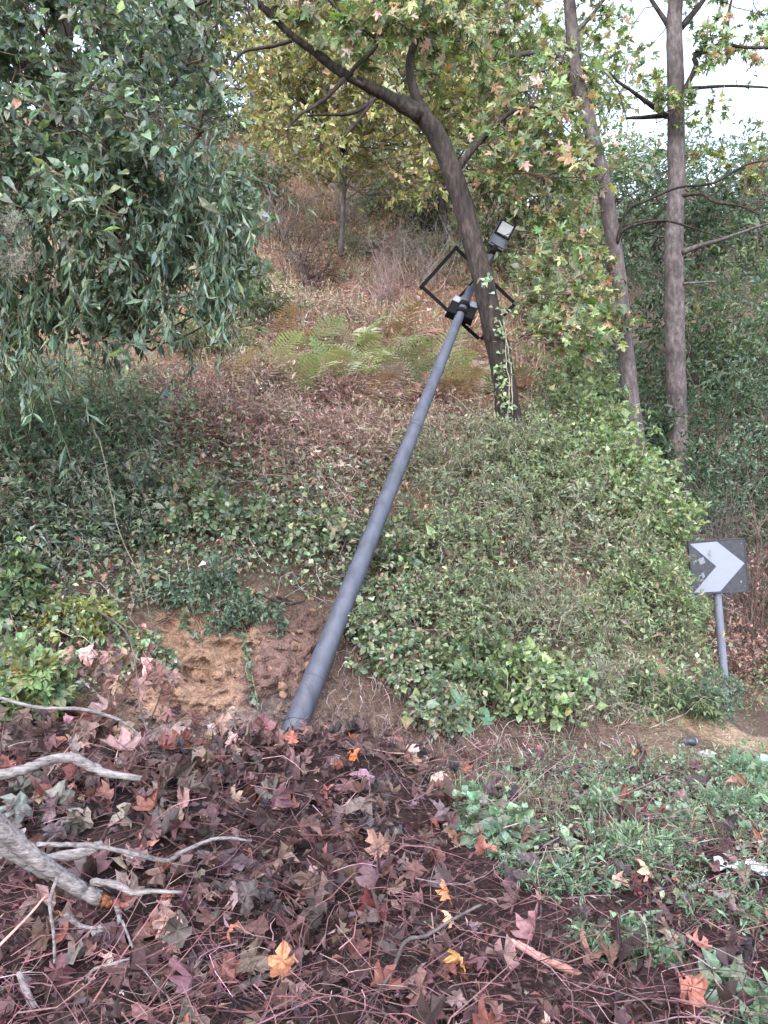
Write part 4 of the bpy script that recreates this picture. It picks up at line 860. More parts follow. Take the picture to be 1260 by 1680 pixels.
for u_, v_, d_, rad, pal, sz, tm, lb in BK:
    p = W(u_, v_ + 90, d_); b = on_ground(p[0], p[1]); top = W(u_, v_, d_)[2]; rz = max(rad[2], (top - b[2]) * .95)
    shrub('evergreen_shrub', lb, 'shrub', b, (rad[0], rad[1], rz), 44, 15, 12, tm, sz * 1.15, pal, r0=.014, group='evergreens behind the sign', lo=.4, cz=.75, twl=.3)
for u_, v_, d_, rad, c, lb in [(1160, 760, 11.2, (1.0, .6, 1.2), (.14, .11, .105), 'grey leafless thicket above the sign'), (1240, 800, 11.0, (.9, .6, 1.1), (.15, .095, .085), 'reddish brown leafless thicket right above the sign'), (1130, 850, 10.6, (.6, .5, .8), (.1, .075, .07), 'dark leafless tangle above the sign, left')]:
    p = W(u_, v_ + 120, d_); bare_shrub(lb, on_ground(p[0], p[1]), (rad[0], rad[1], max(rad[2], W(u_, v_ - 60, d_)[2] - H(p[0], p[1]))), 70, 16, c, .01, group='bare thickets behind the sign', cz=.75)
for u_, v_, d_, lb in [(1240, 740, 10.9, 'rust coloured withered shrub at the right edge'), (1190, 960, 9.6, 'withered red brown bush just behind the sign panel')]:
    p = W(u_, v_ + 60, d_); shrub('withered_shrub', lb, 'shrub', on_ground(p[0], p[1]), (.5, .4, max(.5, W(u_, v_, d_)[2] - H(p[0], p[1]))), 26, 12, 5, SM, .05, PAL_RUST, mat_=M_DEAD, group='withered shrubs', cz=.75)
# small weeds on the flat ground behind the sign
P, n_ = surf(6000, [(1090, 980), (1500, 960), (1500, 1190), (1060, 1190)], (7.2, 12.5), (2.5, 8)); f = Acc(); hgt = rng.uniform(.02, .3, len(P))
scatter(f, SM + NARROW, P + np.stack([0 * hgt, -.1 * hgt, hgt], -1), nrm(rng.normal(size=P.shape) + [0, 0, .2]), nrm(rng.normal(size=P.shape) * .6 + [0, -.4, .7]), .05 * np.exp(rng.normal(size=len(P)) * .3), palette(PAL_TH1 + PAL_RUST[:1], len(P)))
tag(f.build('verge_weeds', M_LEAF), 'mixed weeds covering the ground behind the sign', 'weeds', None, 'stuff')

# ------------------------------------------------------------------ the fallen street lamp
M_POLE = plain('galvanised_grey_paint', (.072, .077, .104), .45, .0, .4, .4, 9, (1, 1, .3))
M_BLACK = plain('black_metal', (.005, .005, .006), .75, 0, .2, .3, 20)
M_DARKG = plain('dark_grey_casting', (.035, .038, .052), .45, .0, .5, .3, 14)
M_LENS = plain('lamp_lens', (.26, .26, .265), .35, 0, .6, .15, 25)
M_LID = plain('light_grey_lid', (.26, .275, .34), .45, 0, .5, .2, 15)
A0 = W(453, 1268, 5.95); A1 = W(772, 474, 9.25); ax = nrm(A1 - A0); Lp = np.linalg.norm(A1 - A0)
lamp = empty('street_lamp', A0, 'grey street lamp post toppled against the leaning plane tree', 'street lamp')
def cone(name, pts, rad, m, parent, S_=28, cap=True):
    a = Acc(); tubes(a, np.array(pts), np.array(rad), S_, cap=cap); o = a.build(name, m, parent, smooth=True); return o
ks = np.linspace(0, 1, 14); rad = .100 - .052 * ks
pole = cone('pole', [A0 + ax * Lp * k for k in ks], rad, M_POLE, lamp)
for t, dr, ln in [(.135, .0015, .006), (.62, .002, .03), (.955, .004, .12)]:
    r = .100 - .052 * t; c = A0 + ax * Lp * t
    cone('collar', [c - ax * ln, c - ax * ln * .98, c + ax * ln * .98, c + ax * ln], [r * .98, r + dr, r + dr, r * .96], M_POLE, lamp)
def frame_axes(y, hint): y = nrm(y); x = nrm(np.cross(y, hint)); return x, y, np.cross(x, y)
def box(acc, c, hx, hy, hz, X_, Y_, Z_, taper=1.0, bev=.12):
    """chamfered box, taper narrows the +Y end"""
    b = bev * min(hx, hy, hz); pts = []
    for sy in (-1, 1):
        tt = taper if sy > 0 else 1
        for yy, inn in (((hy - b), 0), (hy, b)) if sy > 0 else ((hy, b), (hy - b, 0)):
            for sx, sz in ((-1, -1), (1, -1), (1, 1), (-1, 1)):
                for kx, kz in ((b, 0), (0, b)) if (sx * sz > 0) else ((0, b), (b, 0)):
                    x_ = sx * ((hx - kx) * tt - inn); z_ = sz * ((hz - kz) * tt - inn); pts.append(c + X_ * x_ + Y_ * (sy * yy) + Z_ * z_)
    T = []
    for r in range(3):
        for i in range(8): j = (i + 1) % 8; T += [[r * 8 + i, r * 8 + j, r * 8 + 8 + j], [r * 8 + i, r * 8 + 8 + j, r * 8 + 8 + i]]
    for i in range(1, 7): T += [[0, i + 1, i], [24, 24 + i, 24 + i + 1]]
    acc.add(pts, T)
def boxobj(name, m, parent, *args, **k):
    a = Acc(); box(a, *args, **k); return a.build(name, m, parent)
bx_, by_, bz_ = frame_axes(ax, np.array([1., 0, 0]))
plate = boxobj('base_plate', M_DARKG, lamp, A0 - ax * .012, .19, .012, .19, bx_, by_, bz_)
for sx in (-1, 1):
    for sz in (-1, 1):
        c = A0 + bx_ * sx * .15 + bz_ * sz * .15; cone('anchor_bolt', [c - ax * .05, c + ax * .035], [.011, .011], M_DARKG, lamp, 8)
for k in range(4):
    an = math.pi / 4 + k * math.pi / 2; d = bx_ * math.cos(an) + bz_ * math.sin(an); e = np.cross(ax, d) * .004
    a = Acc(); q = [A0 + d * .095, A0 + d * .175, A0 + d * .095 + ax * .16]; V = [p + e for p in q] + [p - e for p in q]
    a.add(V, [[0, 1, 2], [5, 4, 3], [0, 3, 4], [0, 4, 1], [1, 4, 5], [1, 5, 2], [2, 5, 3], [2, 3, 0]]); a.build('gusset', M_POLE, lamp)
# arm and lamp head
LH = W(822, 388, 9.45); arm0 = A1; arm1 = W(806, 420, 9.42)
arm = cone('arm', catmull([arm0 - ax * .15, W(790, 448, 9.36), arm1, W(812, 408, 9.44)], 4), np.linspace(.034, .027, 13), M_DARKG, lamp, 14)
hd = nrm(W(838, 362, 9.5) - W(806, 420, 9.42)); tocam = nrm(CAM - LH)
hx_, hy_, hz_ = frame_axes(hd, tocam)
LH = W(823, 387, 9.45)
head = boxobj('lamp_head', M_DARKG, lamp, LH, .105, .185, .032, hx_, hy_, hz_, taper=.96)
boxobj('bezel', M_BLACK, head, LH + hy_ * .075 + hz_ * .034, .1, .105, .006, hx_, hy_, hz_)
boxobj('lens', M_LENS, head, LH + hy_ * .075 + hz_ * .042, .078, .08, .006, hx_, hy_, hz_)
boxobj('gear_cover', M_POLE, head, LH - hy_ * .11 + hz_ * .036, .085, .05, .008, hx_, hy_, hz_)
cone('socket', [LH - hy_ * .27, LH - hy_ * .16], [.036, .042], M_BLACK, head, 14)
for s in (-1, 1): boxobj('cooling_fin', M_DARKG, head, LH + hx_ * s * .105, .006, .15, .026, hx_, hy_, hz_)
# rectangular frame: the holder of a missing panel
C4 = [W(748, 407, 9.42), W(692, 470, 9.35), W(788, 558, 9.3), W(845, 498, 9.38)]
def bar(name, p, q, w, m, parent, ext=0):
    y = nrm(q - p); z = nrm(CAM - (p + q) / 2); x = nrm(np.cross(y, z)); z = np.cross(x, y)
    return boxobj(name, m, parent, (p + q) / 2, w, np.linalg.norm(q - p) / 2 + ext, w * 1.2, x, y, z)
pf = bar('panel_frame', C4[0], C4[1], .022, M_BLACK, lamp, .022)
for i, j in ((1, 2), (2, 3), (3, 0)): bar('frame_bar', C4[i], C4[j], .0216 - .0003 * i, M_BLACK, pf, -.0222)
mid0 = C4[1] * .56 + C4[2] * .44; mid1 = C4[0] * .56 + C4[3] * .44
bar('cross_bar', mid0, mid1, .016, M_BLACK, pf, -.014)
qm = C4[1] * .30 + C4[2] * .70; qn = C4[0] * .30 + C4[3] * .70; bar('cross_bar', qm, qn, .012, M_BLACK, pf, -.014)
# control boxes either side of the pole under the frame
bc = A0 + ax * (Lp * .945)
for s, hh, off in ((1, .11, 0), (-1, .10, .02)):
    c = bc + bx_ * s * .10 * 1.0 - ax * (.05 + off); zz = nrm(CAM - c); xx = nrm(np.cross(ax, zz)); zz = np.cross(xx, ax)
    c = bc + xx * s * .105 - ax * (.05 + off) - zz * .02
    b_ = boxobj('control_box', M_BLACK, lamp, c - ax * .03, .062, .105, .06, xx, ax, zz, taper=.8)
    boxobj('box_lid', M_LID, b_, c + ax * .14, .055, .06, .052, xx, ax, zz, taper=.55)
cone('clamp', [bc - ax * .03, bc + ax * .03], [.072, .072], M_BLACK, lamp, 20)
cone('clamp', [bc - ax * .15, bc - ax * .1], [.074, .074], M_BLACK, lamp, 20)

# vine stems running up the leaning trunk
a = Acc()
for off in (-3, 4):
    pts = [(836 + off, 690), (838 + off * .6, 640), (834 + off, 600), (830 + off * .3, 560), (822 + off, 525)]
    q = catmull([W(u_, v_, 8.76) for u_, v_ in pts], 4); q += rng.normal(size=q.shape) * .006; tubes(a, q, np.full(len(q), .006), 5, (.36, .33, .25))
for v_ in (540, 565, 590, 625, 655):
    q = np.array([W(830, v_, 8.75), W(840, v_ + 8, 8.75)]); tubes(a, q, np.full(2, .004), 4, (.36, .33, .25))
iv = a.build('ivy_stem', M_TWIG); tag(iv, 'pale twisted ivy stem climbing the leaning trunk', 'ivy')
f = Acc(); pos = np.array([W(826 + rng.normal() * 8, rng.uniform(500, 700), 8.72 + rng.normal() * .04) for _ in range(110)])
scatter(f, IVY, pos, nrm(rng.normal(size=pos.shape) + [0, 0, -.5]), nrm(rng.normal(size=pos.shape) * .4 + [0, -1, .3]), .06, palette(PAL_TH2, len(pos))); f.build('ivy_leaves', M_LEAF, iv, kind='stuff')
f = Acc(); pos = np.array([W(796 + rng.normal() * 6, 462 + rng.normal() * 7, 8.7 + rng.normal() * .03) for _ in range(14)])
scatter(f, IVY, pos, nrm(rng.normal(size=pos.shape) + [0, 0, -.3]), nrm(rng.normal(size=pos.shape) * .4 + [0, -.6, .8]), .075, palette([(.28, .36, .24, 1)], len(pos))); f.build('ivy_leaves', M_LEAF, iv, kind='stuff')

# ------------------------------------------------------------------ chevron sign
M_SIGNB = plain('weathered_black_sheet', (.022, .022, .03), .5, 0, .4, 0, 30, (1, 1, 1), dcol=(.042, .042, .052))
M_SIGNW = plain('white_reflective_sheet', (.19, .205, .26), .45, 0, .4, .06, 12)
M_POST = plain('grey_tube', (.15, .163, .215), .45, .0, .5, .25, 12, (1, 1, .4))
SC = W(1178, 929, 7.9); gb = ground_hit(1191, 1155); gpt = on_ground(W(1191, 1150, 7.9)[0], W(1191, 1150, 7.9)[1])
sign = empty('chevron_sign', gpt, 'grey and white chevron sign on a leaning grey post', 'road sign')
th = R(3.0); sxv = np.array([math.cos(th), .06, math.sin(th)]); sxv = nrm(sxv); syv = nrm(np.array([-math.sin(th), 0, math.cos(th)])); szv = nrm(np.cross(sxv, syv)); syv = np.cross(szv, sxv)
if szv[1] > 0: szv = -szv
hw, hh = .295, .27
boxobj('panel', M_SIGNB, sign, SC, hw, hh, .014, sxv, syv, szv, bev=.05)
fr = .004
for nm, c, a1, b1 in (('edge', SC + syv * hh, hw + fr, .006), ('edge', SC - syv * hh, hw + fr, .006)):
    boxobj(nm, M_SIGNB, sign, c, a1, b1, .02, sxv, syv, szv, bev=.2)
for s in (-1, 1): boxobj('edge', M_SIGNB, sign, SC + sxv * s * hw, .006, hh - .0065, .0195, sxv, syv, szv, bev=.2)
def flat(name, m, parent, pts, off, thick=.002):
    a = Acc(); n = len(pts); q = [SC + sxv * ((x - .5) * 2 * hw) + syv * ((.5 - y) * 2 * hh) for x, y in pts]
    V = [p + szv * off for p in q] + [p + szv * (off + thick) for p in q]; return a, V, n
ch = [(.015, .05), (.5, .03), (.965, .47), (.49, .975), (.015, .975), (.455, .5)]
a, V, n = flat('chevron', M_SIGNW, sign, ch, .0152)
T = []
for base_, fl in ((0, True), (6, False)):
    for t_ in ([0, 1, 5], [1, 2, 5], [2, 3, 5], [3, 4, 5]): T.append([base_ + k for k in (t_ if not fl else t_[::-1])])
for i in range(6): j = (i + 1) % 6; T += [[i, j, 6 + j], [i, 6 + j, 6 + i]]
a.add(V, T); a.build('chevron', M_SIGNW, sign)
for pts in ([(.14, .34), (.24, .31), (.27, .42), (.17, .46)], [(.17, .62), (.22, .60), (.24, .68), (.2, .72)], [(.08, .36), (.11, .35), (.11, .40), (.08, .41)], [(.86, .80), (.89, .79), (.895, .83), (.87, .84)]):
    a, V, n = flat('x', M_SIGNW, sign, pts, .0152, .0008); a.add(V, [[0, 2, 1], [0, 3, 2], [4, 5, 6], [4, 6, 7]] + [q for i in range(4) for q in ([i, (i + 1) % 4, 4 + (i + 1) % 4], [i, 4 + (i + 1) % 4, 4 + i])]); a.build('sticker_remnant', M_POST, sign)
for sx_ in (.06, .94):
    for sy_ in (.1, .9):
        c = SC + sxv * ((sx_ - .5) * 2 * hw) + syv * ((.5 - sy_) * 2 * hh); cone('rivet', [c + szv * .013, c + szv * .019], [.006, .005], M_POST, sign, 8)
pb = np.array([gpt[0], gpt[1], gpt[2] - .1]); pt = SC - szv * .045 + syv * hh * .8 - sxv * .01
pbot = SC - szv * .045 - syv * 1.0; pbot = pt + (np.array([gpt[0], pt[1] + .02, gpt[2] - .15]) - pt)
cone('post', [pt + (pbot - pt) * k for k in np.linspace(0, 1, 8)], np.full(8, .039), M_POST, sign, 20)
for s in (-.5, .5): boxobj('clamp', M_POST, sign, SC - szv * .03 + syv * hh * s, .06, .02, .02, sxv, syv, szv)

# ------------------------------------------------------------------ foreground: litter, twigs, dead leaves
PAL_DEADL = [(.091, .040, .038, 4), (.133, .063, .055, 3), (.052, .024, .024, 3.5), (.202, .109, .091, 1.6), (.309, .189, .159, .7), (.192, .060, .044, 1.5), (.106, .068, .068, 2)]
def fg_pts(n, xr, yr, dens=None):
    y = yr[0] + (yr[1] - yr[0]) * rng.uniform(size=n) ** 1.5; x = rng.uniform(*xr, n) * np.clip(y / 5.0, .42, 1)
    return np.stack([x, y, H(x, y)], -1)
# twig carpet
n = 7800; P = fg_pts(n, (-4.2, 4.2), (1.6, 6.3)); an = rng.uniform(0, 6.28, n); L_ = rng.uniform(.06, .45, n)
d = np.stack([np.cos(an), np.sin(an), rng.normal(size=n) * .35], -1); P[:, 2] += rng.uniform(.01, .15, n)
Q = curves(P, P + d * L_[:, None], 5, 0, .075); Q[:, 1:-1] = (Q[:, :-2] + 2 * Q[:, 1:-1] + Q[:, 2:]) / 4; Q[:, :, 2] = np.maximum(Q[:, :, 2], H(Q[:, :, 0], Q[:, :, 1]) + .004)
a = Acc(); tubes(a, Q, np.linspace(1, .4, 5)[None] * rng.uniform(.0008, .0034, (n, 1)), 3, palette([(.126, .047, .049, 4), (.193, .081, .081, 3), (.254, .145, .145, 1.4), (.051, .024, .028, 3.5), (.264, .169, .161, .3)], n, .3))
tag(a.build('twig_litter', M_TWIG), 'tangled thin brown twigs carpeting the foreground', 'twigs', None, 'stuff')
# broken leaf bits
n = 18000; P = fg_pts(n, (-4.5, 4.5), (1.5, 6.5)); P[:, 2] += rng.uniform(.0, .07, n); f = Acc()
scatter(f, SM + OVAL[:1] + PLANE_DEAD_LOW[:2] + NARROW * 2, P, nrm(rng.normal(size=P.shape) * [1, 1, .5]), nrm(rng.normal(size=P.shape) * .7 + [0, 0, .8]), rng.uniform(.02, .07, n), palette(PAL_DEADL, n, .35))
# whole leaves below the top ones
n = 5000; P = fg_pts(n, (-4.2, 3.2), (1.8, 6.2)); w = np.exp(-((P[:, 0] + 1.1) / 1.35) ** 2 - ((P[:, 1] - 4.6) / 1.3) ** 2) * .95 + .10; P = P[rng.uniform(size=n) < w]; n = len(P); P[:, 2] += rng.uniform(.0, .12, n)
scatter(f, PLANE_DEAD_LOW, P, nrm(rng.normal(size=P.shape) * [1, 1, .8] - [0, 0, .2]), nrm(rng.normal(size=P.shape) * .7 + [0, -.3, .7]), .13 * np.exp(rng.normal(size=n) * .25), palette(PAL_DEADL, n, .3))
tag(f.build('leaf_mould', M_DEAD), 'dark purple brown leaf fragments covering the foreground', 'leaf litter', None, 'stuff')

# single leaves lying on top
CLS = [
 ('dull purple brown curled plane leaf', (.092, .052, .048), 110), ('pale grey brown plane leaf', (.14, .115, .104), 60),
 ('dark slate brown wet plane leaf', (.042, .035, .038), 60), ('reddish brown plane leaf', (.19, .07, .055), 50)]
MARK = [(-2.0, 3.9, 'near the bowed pale branch'), (-1.35, 3.05, 'near the broken orange limb end'), (-.75, 3.6, 'around the kinked pale twig'), (-.7, 5.6, 'at the toppled pole foot'), (.35, 5.2, 'right of the pole foot'), (-.35, 2.75, 'around the bright orange leaf at the bottom'),
        (.35, 3.2, 'around the short dark log'), (.85, 2.95, 'around the peeled red stick'), (1.3, 4.6, 'on the verge weeds'), (-.2, 4.3, 'in the middle of the heap'), (-1.3, 4.9, 'below the bare clay')]
for lb, c, n in CLS:
    for q in range(n):
        while True:
            x, y = rng.uniform(-2.6, 2.4), rng.uniform(2.35, 6.0)
            if rng.uniform() < math.exp(-((x + .9) / 1.1) ** 2 - ((y - 4.7) / 1.1) ** 2) + (.16 if 'reddish' in lb else .035): break
        k = int(rng.integers(10)); kk = ('dead', k)
        if kk not in LEAFMESH:
            V, T = PLANE_DEAD[k]; m_ = len(V); V = np.concatenate([V, [[.012, 0, 0], [-.012, 0, 0], [.01, -.35, .03], [-.01, -.35, .03]]]); T = np.concatenate([T, [[m_, m_ + 1, m_ + 3], [m_, m_ + 3, m_ + 2]]])
            me = mesh_of('plane_leaf', V, T); me.materials.append(M_DEADO); LEAFMESH[kk] = me
        o = bpy.data.objects.new('plane_leaf', LEAFMESH[kk]); COL.objects.link(o); s = .112 * math.exp(min(.3, rng.normal() * .28)); o.scale = (s, s, s)
        o.rotation_euler = (R(rng.normal() * 38 + 15), R(rng.normal() * 30), rng.uniform(0, 6.28)); o.location = (x, y, float(H(x, y)) + rng.uniform(.05, .14))
        cc = np.array(c) * math.exp(rng.normal() * .22) * np.exp(rng.normal(size=3) * .06); o.color = (*[float(w) for w in cc], 1); mk = min(MARK, key=lambda m: (m[0] - x) ** 2 + (m[1] - y) ** 2)[2]; tag(o, lb + ' ' + mk, 'leaf', ' '.join(lb.split()[:3]) + ' leaves ' + mk)
BIG = [(465, 1618, .17, (.400, .176, .096), (60, 0, 10), 'large bright orange plane leaf standing up at the bottom edge'), (1130, 1668, .2, (.384, .160, .120), (45, 0, -15), 'large pinkish orange plane leaf at the bottom right corner'),
 (735, 1488, .12, (.5, .2, .09), (50, 10, 40), 'orange brown plane leaf below the dark short log'), (1148, 1575, .13, (.4, .16, .14), (40, 0, 100), 'pinkish red leaf among twigs at lower right'), (1065, 1452, .14, (.5, .28, .2), (60, 0, 60), 'curled salmon leaf below the white scrap'),
 (580, 1258, .12, (.55, .16, .05), (55, 0, -30), 'vivid orange leaf right of the pole foot'), (745, 1530, .1, (.6, .36, .2), (50, 0, 70), 'pale orange curled leaf in the middle foreground'), (755, 1600, .13, (.56, .30, .13), (60, 0, 140), 'upper amber leaf of the small pile at bottom centre'),
 (1035, 1240, .15, (.56, .36, .22), (50, 0, 200), 'light tan leaf by the curved vine at the thicket foot'), (1210, 1300, .16, (.3, .16, .13), (45, 0, 80), 'broad brown leaf on the green weeds at the right edge'), (1238, 1385, .12, (.5, .22, .14), (55, 0, 170), 'salmon leaf on the weeds at far right'),
 (820, 1122, .1, (.62, .17, .07), (80, 0, 30), 'bright orange leaf hung in the thicket foot'), (300, 720, .1, (.5, .2, .12), (70, 0, 60), 'orange leaf caught on the upper left bank'), (285, 1545, .2, (.46, .30, .28), (75, 0, 185), 'long pale pink curled leaf hanging at lower left'),
 (180, 935, .13, (.34, .10, .08), (60, 0, 20), 'dark red leaf on the left bank above the clay'), (55, 1060, .11, (.45, .14, .1), (60, 0, 50), 'red leaf beside the left plane sprout'), (940, 490, .0, None, None, None)]
for u_, v_, s, c, e, lb in BIG:
    if not c: continue
    kk = ('dead', (5, 0, 7, 2)[int(u_) % 4]); o = bpy.data.objects.new('plane_leaf', LEAFMESH[kk]); COL.objects.link(o); o.scale = (s * .8, s * .8, s * .8); o.rotation_euler = [R(q) for q in e]
    o.location = ground_hit(u_, v_ + 15) + [0, -.05, .1]; o.color = (*c, 1); tag(o, lb, 'leaf', 'bright fallen leaves')

# sprays of dead leaves still hanging on cut branches
def spray(label, u_, v_, d_, hgt, wid, n, pal, lean=0.0):
    top = W(u_, v_, d_); b = on_ground(top[0] + lean, top[1] + .05); root = empty('dead_leaf_spray', b, label, 'dead branch', 'dead leafy branches in the heap')
    P = np.concatenate([curves(b + rng.normal(size=3) * [.04, .04, 0] - [0, 0, .05], top + rng.normal(size=3) * [wid * .5, .1, .08], 7, 0, .06) for _ in range(4)])
    a = Acc(); tubes(a, P, np.linspace(.008, .003, 7)[None] * np.ones((4, 1)), 5, (.16, .10, .09)); a.build('stem', M_TWIG, root)
    i = rng.integers(4, size=n); k = rng.integers(2, 7, n); pos = P[i, k] + rng.normal(size=(n, 3)) * [wid * .35, .08, .05]
    tip = nrm(rng.normal(size=(n, 3)) * [.6, .5, .4] + [0, -.15, -.9]); no = nrm(rng.normal(size=(n, 3)) * .5 + [0, -1, .2]); s = .125 * np.exp(rng.normal(size=n) * .28); col = palette(pal, n, .3)
    single_leaves(root, PLANE_DEAD, 'deadspray', pos, tip, no, s, col, M_DEADO, n)
PAL_SPT = [(.322, .178, .138, 3), (.243, .127, .098, 3), (.152, .077, .066, 2)]; PAL_SPG = [(.133, .093, .087, 3), (.233, .175, .161, 2), (.070, .050, .049, 3)]; PAL_SPB = [(.095, .051, .047, 3), (.161, .090, .075, 2), (.060, .032, .032, 2)]
spray('tall tan spray of shredded dead leaves left of the clay', 185, 1085, 4.9, .7, .26, 60, PAL_SPT)
spray('pale tan bunch of hanging dead leaves left of the pole foot', 380, 1210, 4.9, .4, .18, 46, PAL_SPT)
spray('grey brown bunch of dead leaves around the pale branch end', 275, 1265, 4.4, .4, .24, 46, PAL_SPG)
spray('brown dead leaves hanging in front of the pole foot', 470, 1265, 5.1, .3, .22, 46, PAL_SPB)
spray('dark grey shrivelled leaf bunch right of the heap', 600, 1350, 4.4, .3, .22, 56, PAL_SPG)
spray('brown dead leaf bunch in the middle of the heap', 480, 1380, 4.2, .3, .3, 56, PAL_SPB)
spray('dull brown leaf bunch at the left edge under the thin twig', 40, 1180, 4.5, .3, .28, 46, PAL_SPB)
spray('purplish dead leaves at the heap crest left of the pole', 330, 1250, 4.7, .3, .3, 40, PAL_SPB)
spray('dead brown leaf bunch right of the pole foot', 560, 1285, 5.2, .3, .25, 40, PAL_SPB)
spray('dark slate leaf bunch in the lower middle of the heap', 390, 1500, 3.4, .2, .25, 46, PAL_SPG)
spray('brown leaf bunch under the kinked pale twig', 330, 1440, 3.6, .2, .25, 36, PAL_SPB)
spray('pinkish brown leaf bunch at the lower left', 270, 1520, 3.2, .2, .15, 22, PAL_SPT)

spray('dark brown leaf bunch between the bowed branch and the broken limb', 130, 1320, 3.7, .3, .3, 46, PAL_SPB)
spray('grey leaf bunch at the left edge between the two pale branches', 30, 1310, 3.6, .3, .25, 36, PAL_SPG)
spray('brown leaf bunch right of the bowed branch end', 250, 1330, 4.0, .3, .28, 46, PAL_SPB)
spray('dull brown leaf bunch below the pole foot', 420, 1320, 4.5, .3, .28, 46, PAL_SPB)
spray('dark leaf bunch below the brown bunch right of the pole', 540, 1420, 3.9, .3, .28, 46, PAL_SPB)
spray('purple brown leaf bunch at the right end of the heap', 680, 1310, 4.8, .3, .25, 40, PAL_SPB)
spray('greyish pink leaf bunch above the bowed branch', 110, 1215, 4.5, .3, .22, 36, PAL_SPT)
# branches lying across the heap
def stick(name, label, px, d, w, m, S_=9, parent=None, sub=5, rough=.05, group='fallen branches and sticks'):
    px = np.asarray(px, float); K = len(px); d = np.interp(np.linspace(0, 1, K), np.linspace(0, 1, len(d)), d); w = np.interp(np.linspace(0, 1, K), np.linspace(0, 1, len(w)), w)
    P = np.array([W(u_, v_, q) for (u_, v_), q in zip(px, d)]); Q = catmull(np.concatenate([P, (w / 2 / F * d)[:, None]], 1), sub); n = len(Q)
    a = Acc(); tubes(a, Q[:, :3] + rng.normal(size=(n, 3)) * Q[:, 3:] * .09, Q[:, 3], S_, cap=True, rough=rough); o = a.build(name, m, parent, smooth=True)
    if parent is None: tag(o, label, 'branch', group)
    return o
stick('dead_branch', 'bowed pale grey branch at the left edge on top of the heap', [(-60, 1285), (0, 1272), (40, 1262), (80, 1247), (120, 1244), (150, 1258), (175, 1268), (232, 1278)], [3.3, 3.4, 3.4], [19, 18, 17, 16, 17, 16, 13, 10], M_PALEWOOD)
big = empty('broken_limb', W(-20, 1350, 3.0), 'thick pale limb at lower left with a fresh orange broken end', 'branch', 'fallen branches and sticks')
stick('limb', '', [(-70, 1290), (-20, 1335), (20, 1372), (60, 1408), (100, 1438), (135, 1460), (165, 1474)], [2.9, 3.0, 3.05], [30, 29, 28, 27, 26, 25, 24], M_PALEWOOD, 12, big)
stick('broken_end', '', [(166, 1475), (174, 1479), (184, 1483)], [3.045, 3.05], [22, 20, 11], M_BROKEN, 9, big, 4, .2)
stick('side_stem', '', [(-60, 1345), (-10, 1382), (40, 1415), (85, 1440)], [2.95, 3.05], [20, 19, 18, 14], M_PALEWOOD, 9, big)
stick('stub', '', [(70, 1412), (105, 1404), (140, 1398), (168, 1384)], [3.06, 3.12], [16, 17, 18, 14], M_PALEWOOD, 9, big)
stick('side_twig', '', [(150, 1448), (185, 1450), (218, 1464), (250, 1462), (300, 1464)], [3.04, 2.95], [12, 12, 11, 8, 4], M_PALEWOOD, 7, big)
stick('side_twig', '', [(190, 1482), (196, 1510), (188, 1545)], [3.06, 3.0], [9, 8, 7], M_PALEWOOD, 7, big)
stick('dead_twig', 'long kinked pale twig crossing the middle of the heap', [(60, 1386), (110, 1386), (160, 1389), (230, 1404), (273, 1412), (300, 1398), (340, 1380), (375, 1375), (412, 1380)], [2.9, 3.1, 3.3], [8, 8, 8, 8, 8, 7, 6, 5, 4], M_PALEWOOD, 7)
stick('dead_twig', 'thin pale twig at the left edge above the bowed branch', [(-20, 1140), (60, 1160), (130, 1163), (180, 1175), (210, 1190), (235, 1215), (250, 1236)], [4.3, 4.5], [6, 6, 6, 6, 5, 5, 4], M_PALEWOOD, 6)
stick('dead_twig', 'curved brown cane standing left of the clay', [(150, 995), (205, 1035), (222, 1090), (230, 1160), (245, 1210), (252, 1240)], [5.0, 4.7], [2.5, 3, 3, 3.5, 3, 3], M_BARK2, 6)
stick('dead_stick', 'short pale peeled stick at the bottom left', [(30, 1595), (42, 1622), (56, 1655)], [2.7, 2.65], [10, 12, 13], M_PALEWOOD, 8)
stick('dead_stick', 'short pale knobbly stick below the broken limb', [(108, 1500), (130, 1518), (160, 1524)], [2.85, 2.9], [9, 8, 5], M_PALEWOOD, 7)
stick('dead_stick', 'peeled pinkish red stick at the lower middle right', [(838, 1545), (868, 1560), (895, 1574), (925, 1588), (960, 1602), (985, 1612)], [3.0, 3.0], [11, 13, 13, 14, 10, 6], M_REDWOOD, 9)
stick('dead_stick', 'short charred dark log in the middle foreground', [(680, 1522), (700, 1516), (722, 1508)], [3.2, 3.25], [15, 16, 14], M_BARK1, 9)
stick('dead_twig', 'thin black branch lying on the weeds at right', [(1085, 1398), (1130, 1410), (1175, 1420), (1215, 1435), (1262, 1440), (1300, 1436)], [3.9, 3.6], [5, 6, 7, 7, 7, 6], M_BARK1, 7)
stick('dead_twig', 'arched purple brown stem at the bottom centre left', [(600, 1650), (640, 1600), (665, 1545), (700, 1535), (740, 1510), (790, 1484)], [2.8, 3.1], [5, 6, 7, 6, 5, 4], M_BARK2, 6)
stick('dead_twig', 'forked pale twig rising at the lower left', [(200, 1510), (225, 1570), (250, 1605), (290, 1618), (340, 1625), (415, 1640)], [2.8, 2.8], [4, 5, 7, 7, 6, 4], M_PALEWOOD, 6)
stick('dead_twig', 'low bent pale twig left of the forked twig', [(140, 1610), (155, 1590), (190, 1580), (222, 1570)], [2.78, 2.8], [4, 5, 6, 4], M_PALEWOOD, 6)
stick('dead_twig', 'upright pale twig in front of the broken limb', [(95, 1437), (82, 1480), (88, 1530), (90, 1580)], [2.75, 2.7], [6, 6, 5, 5], M_PALEWOOD, 6)
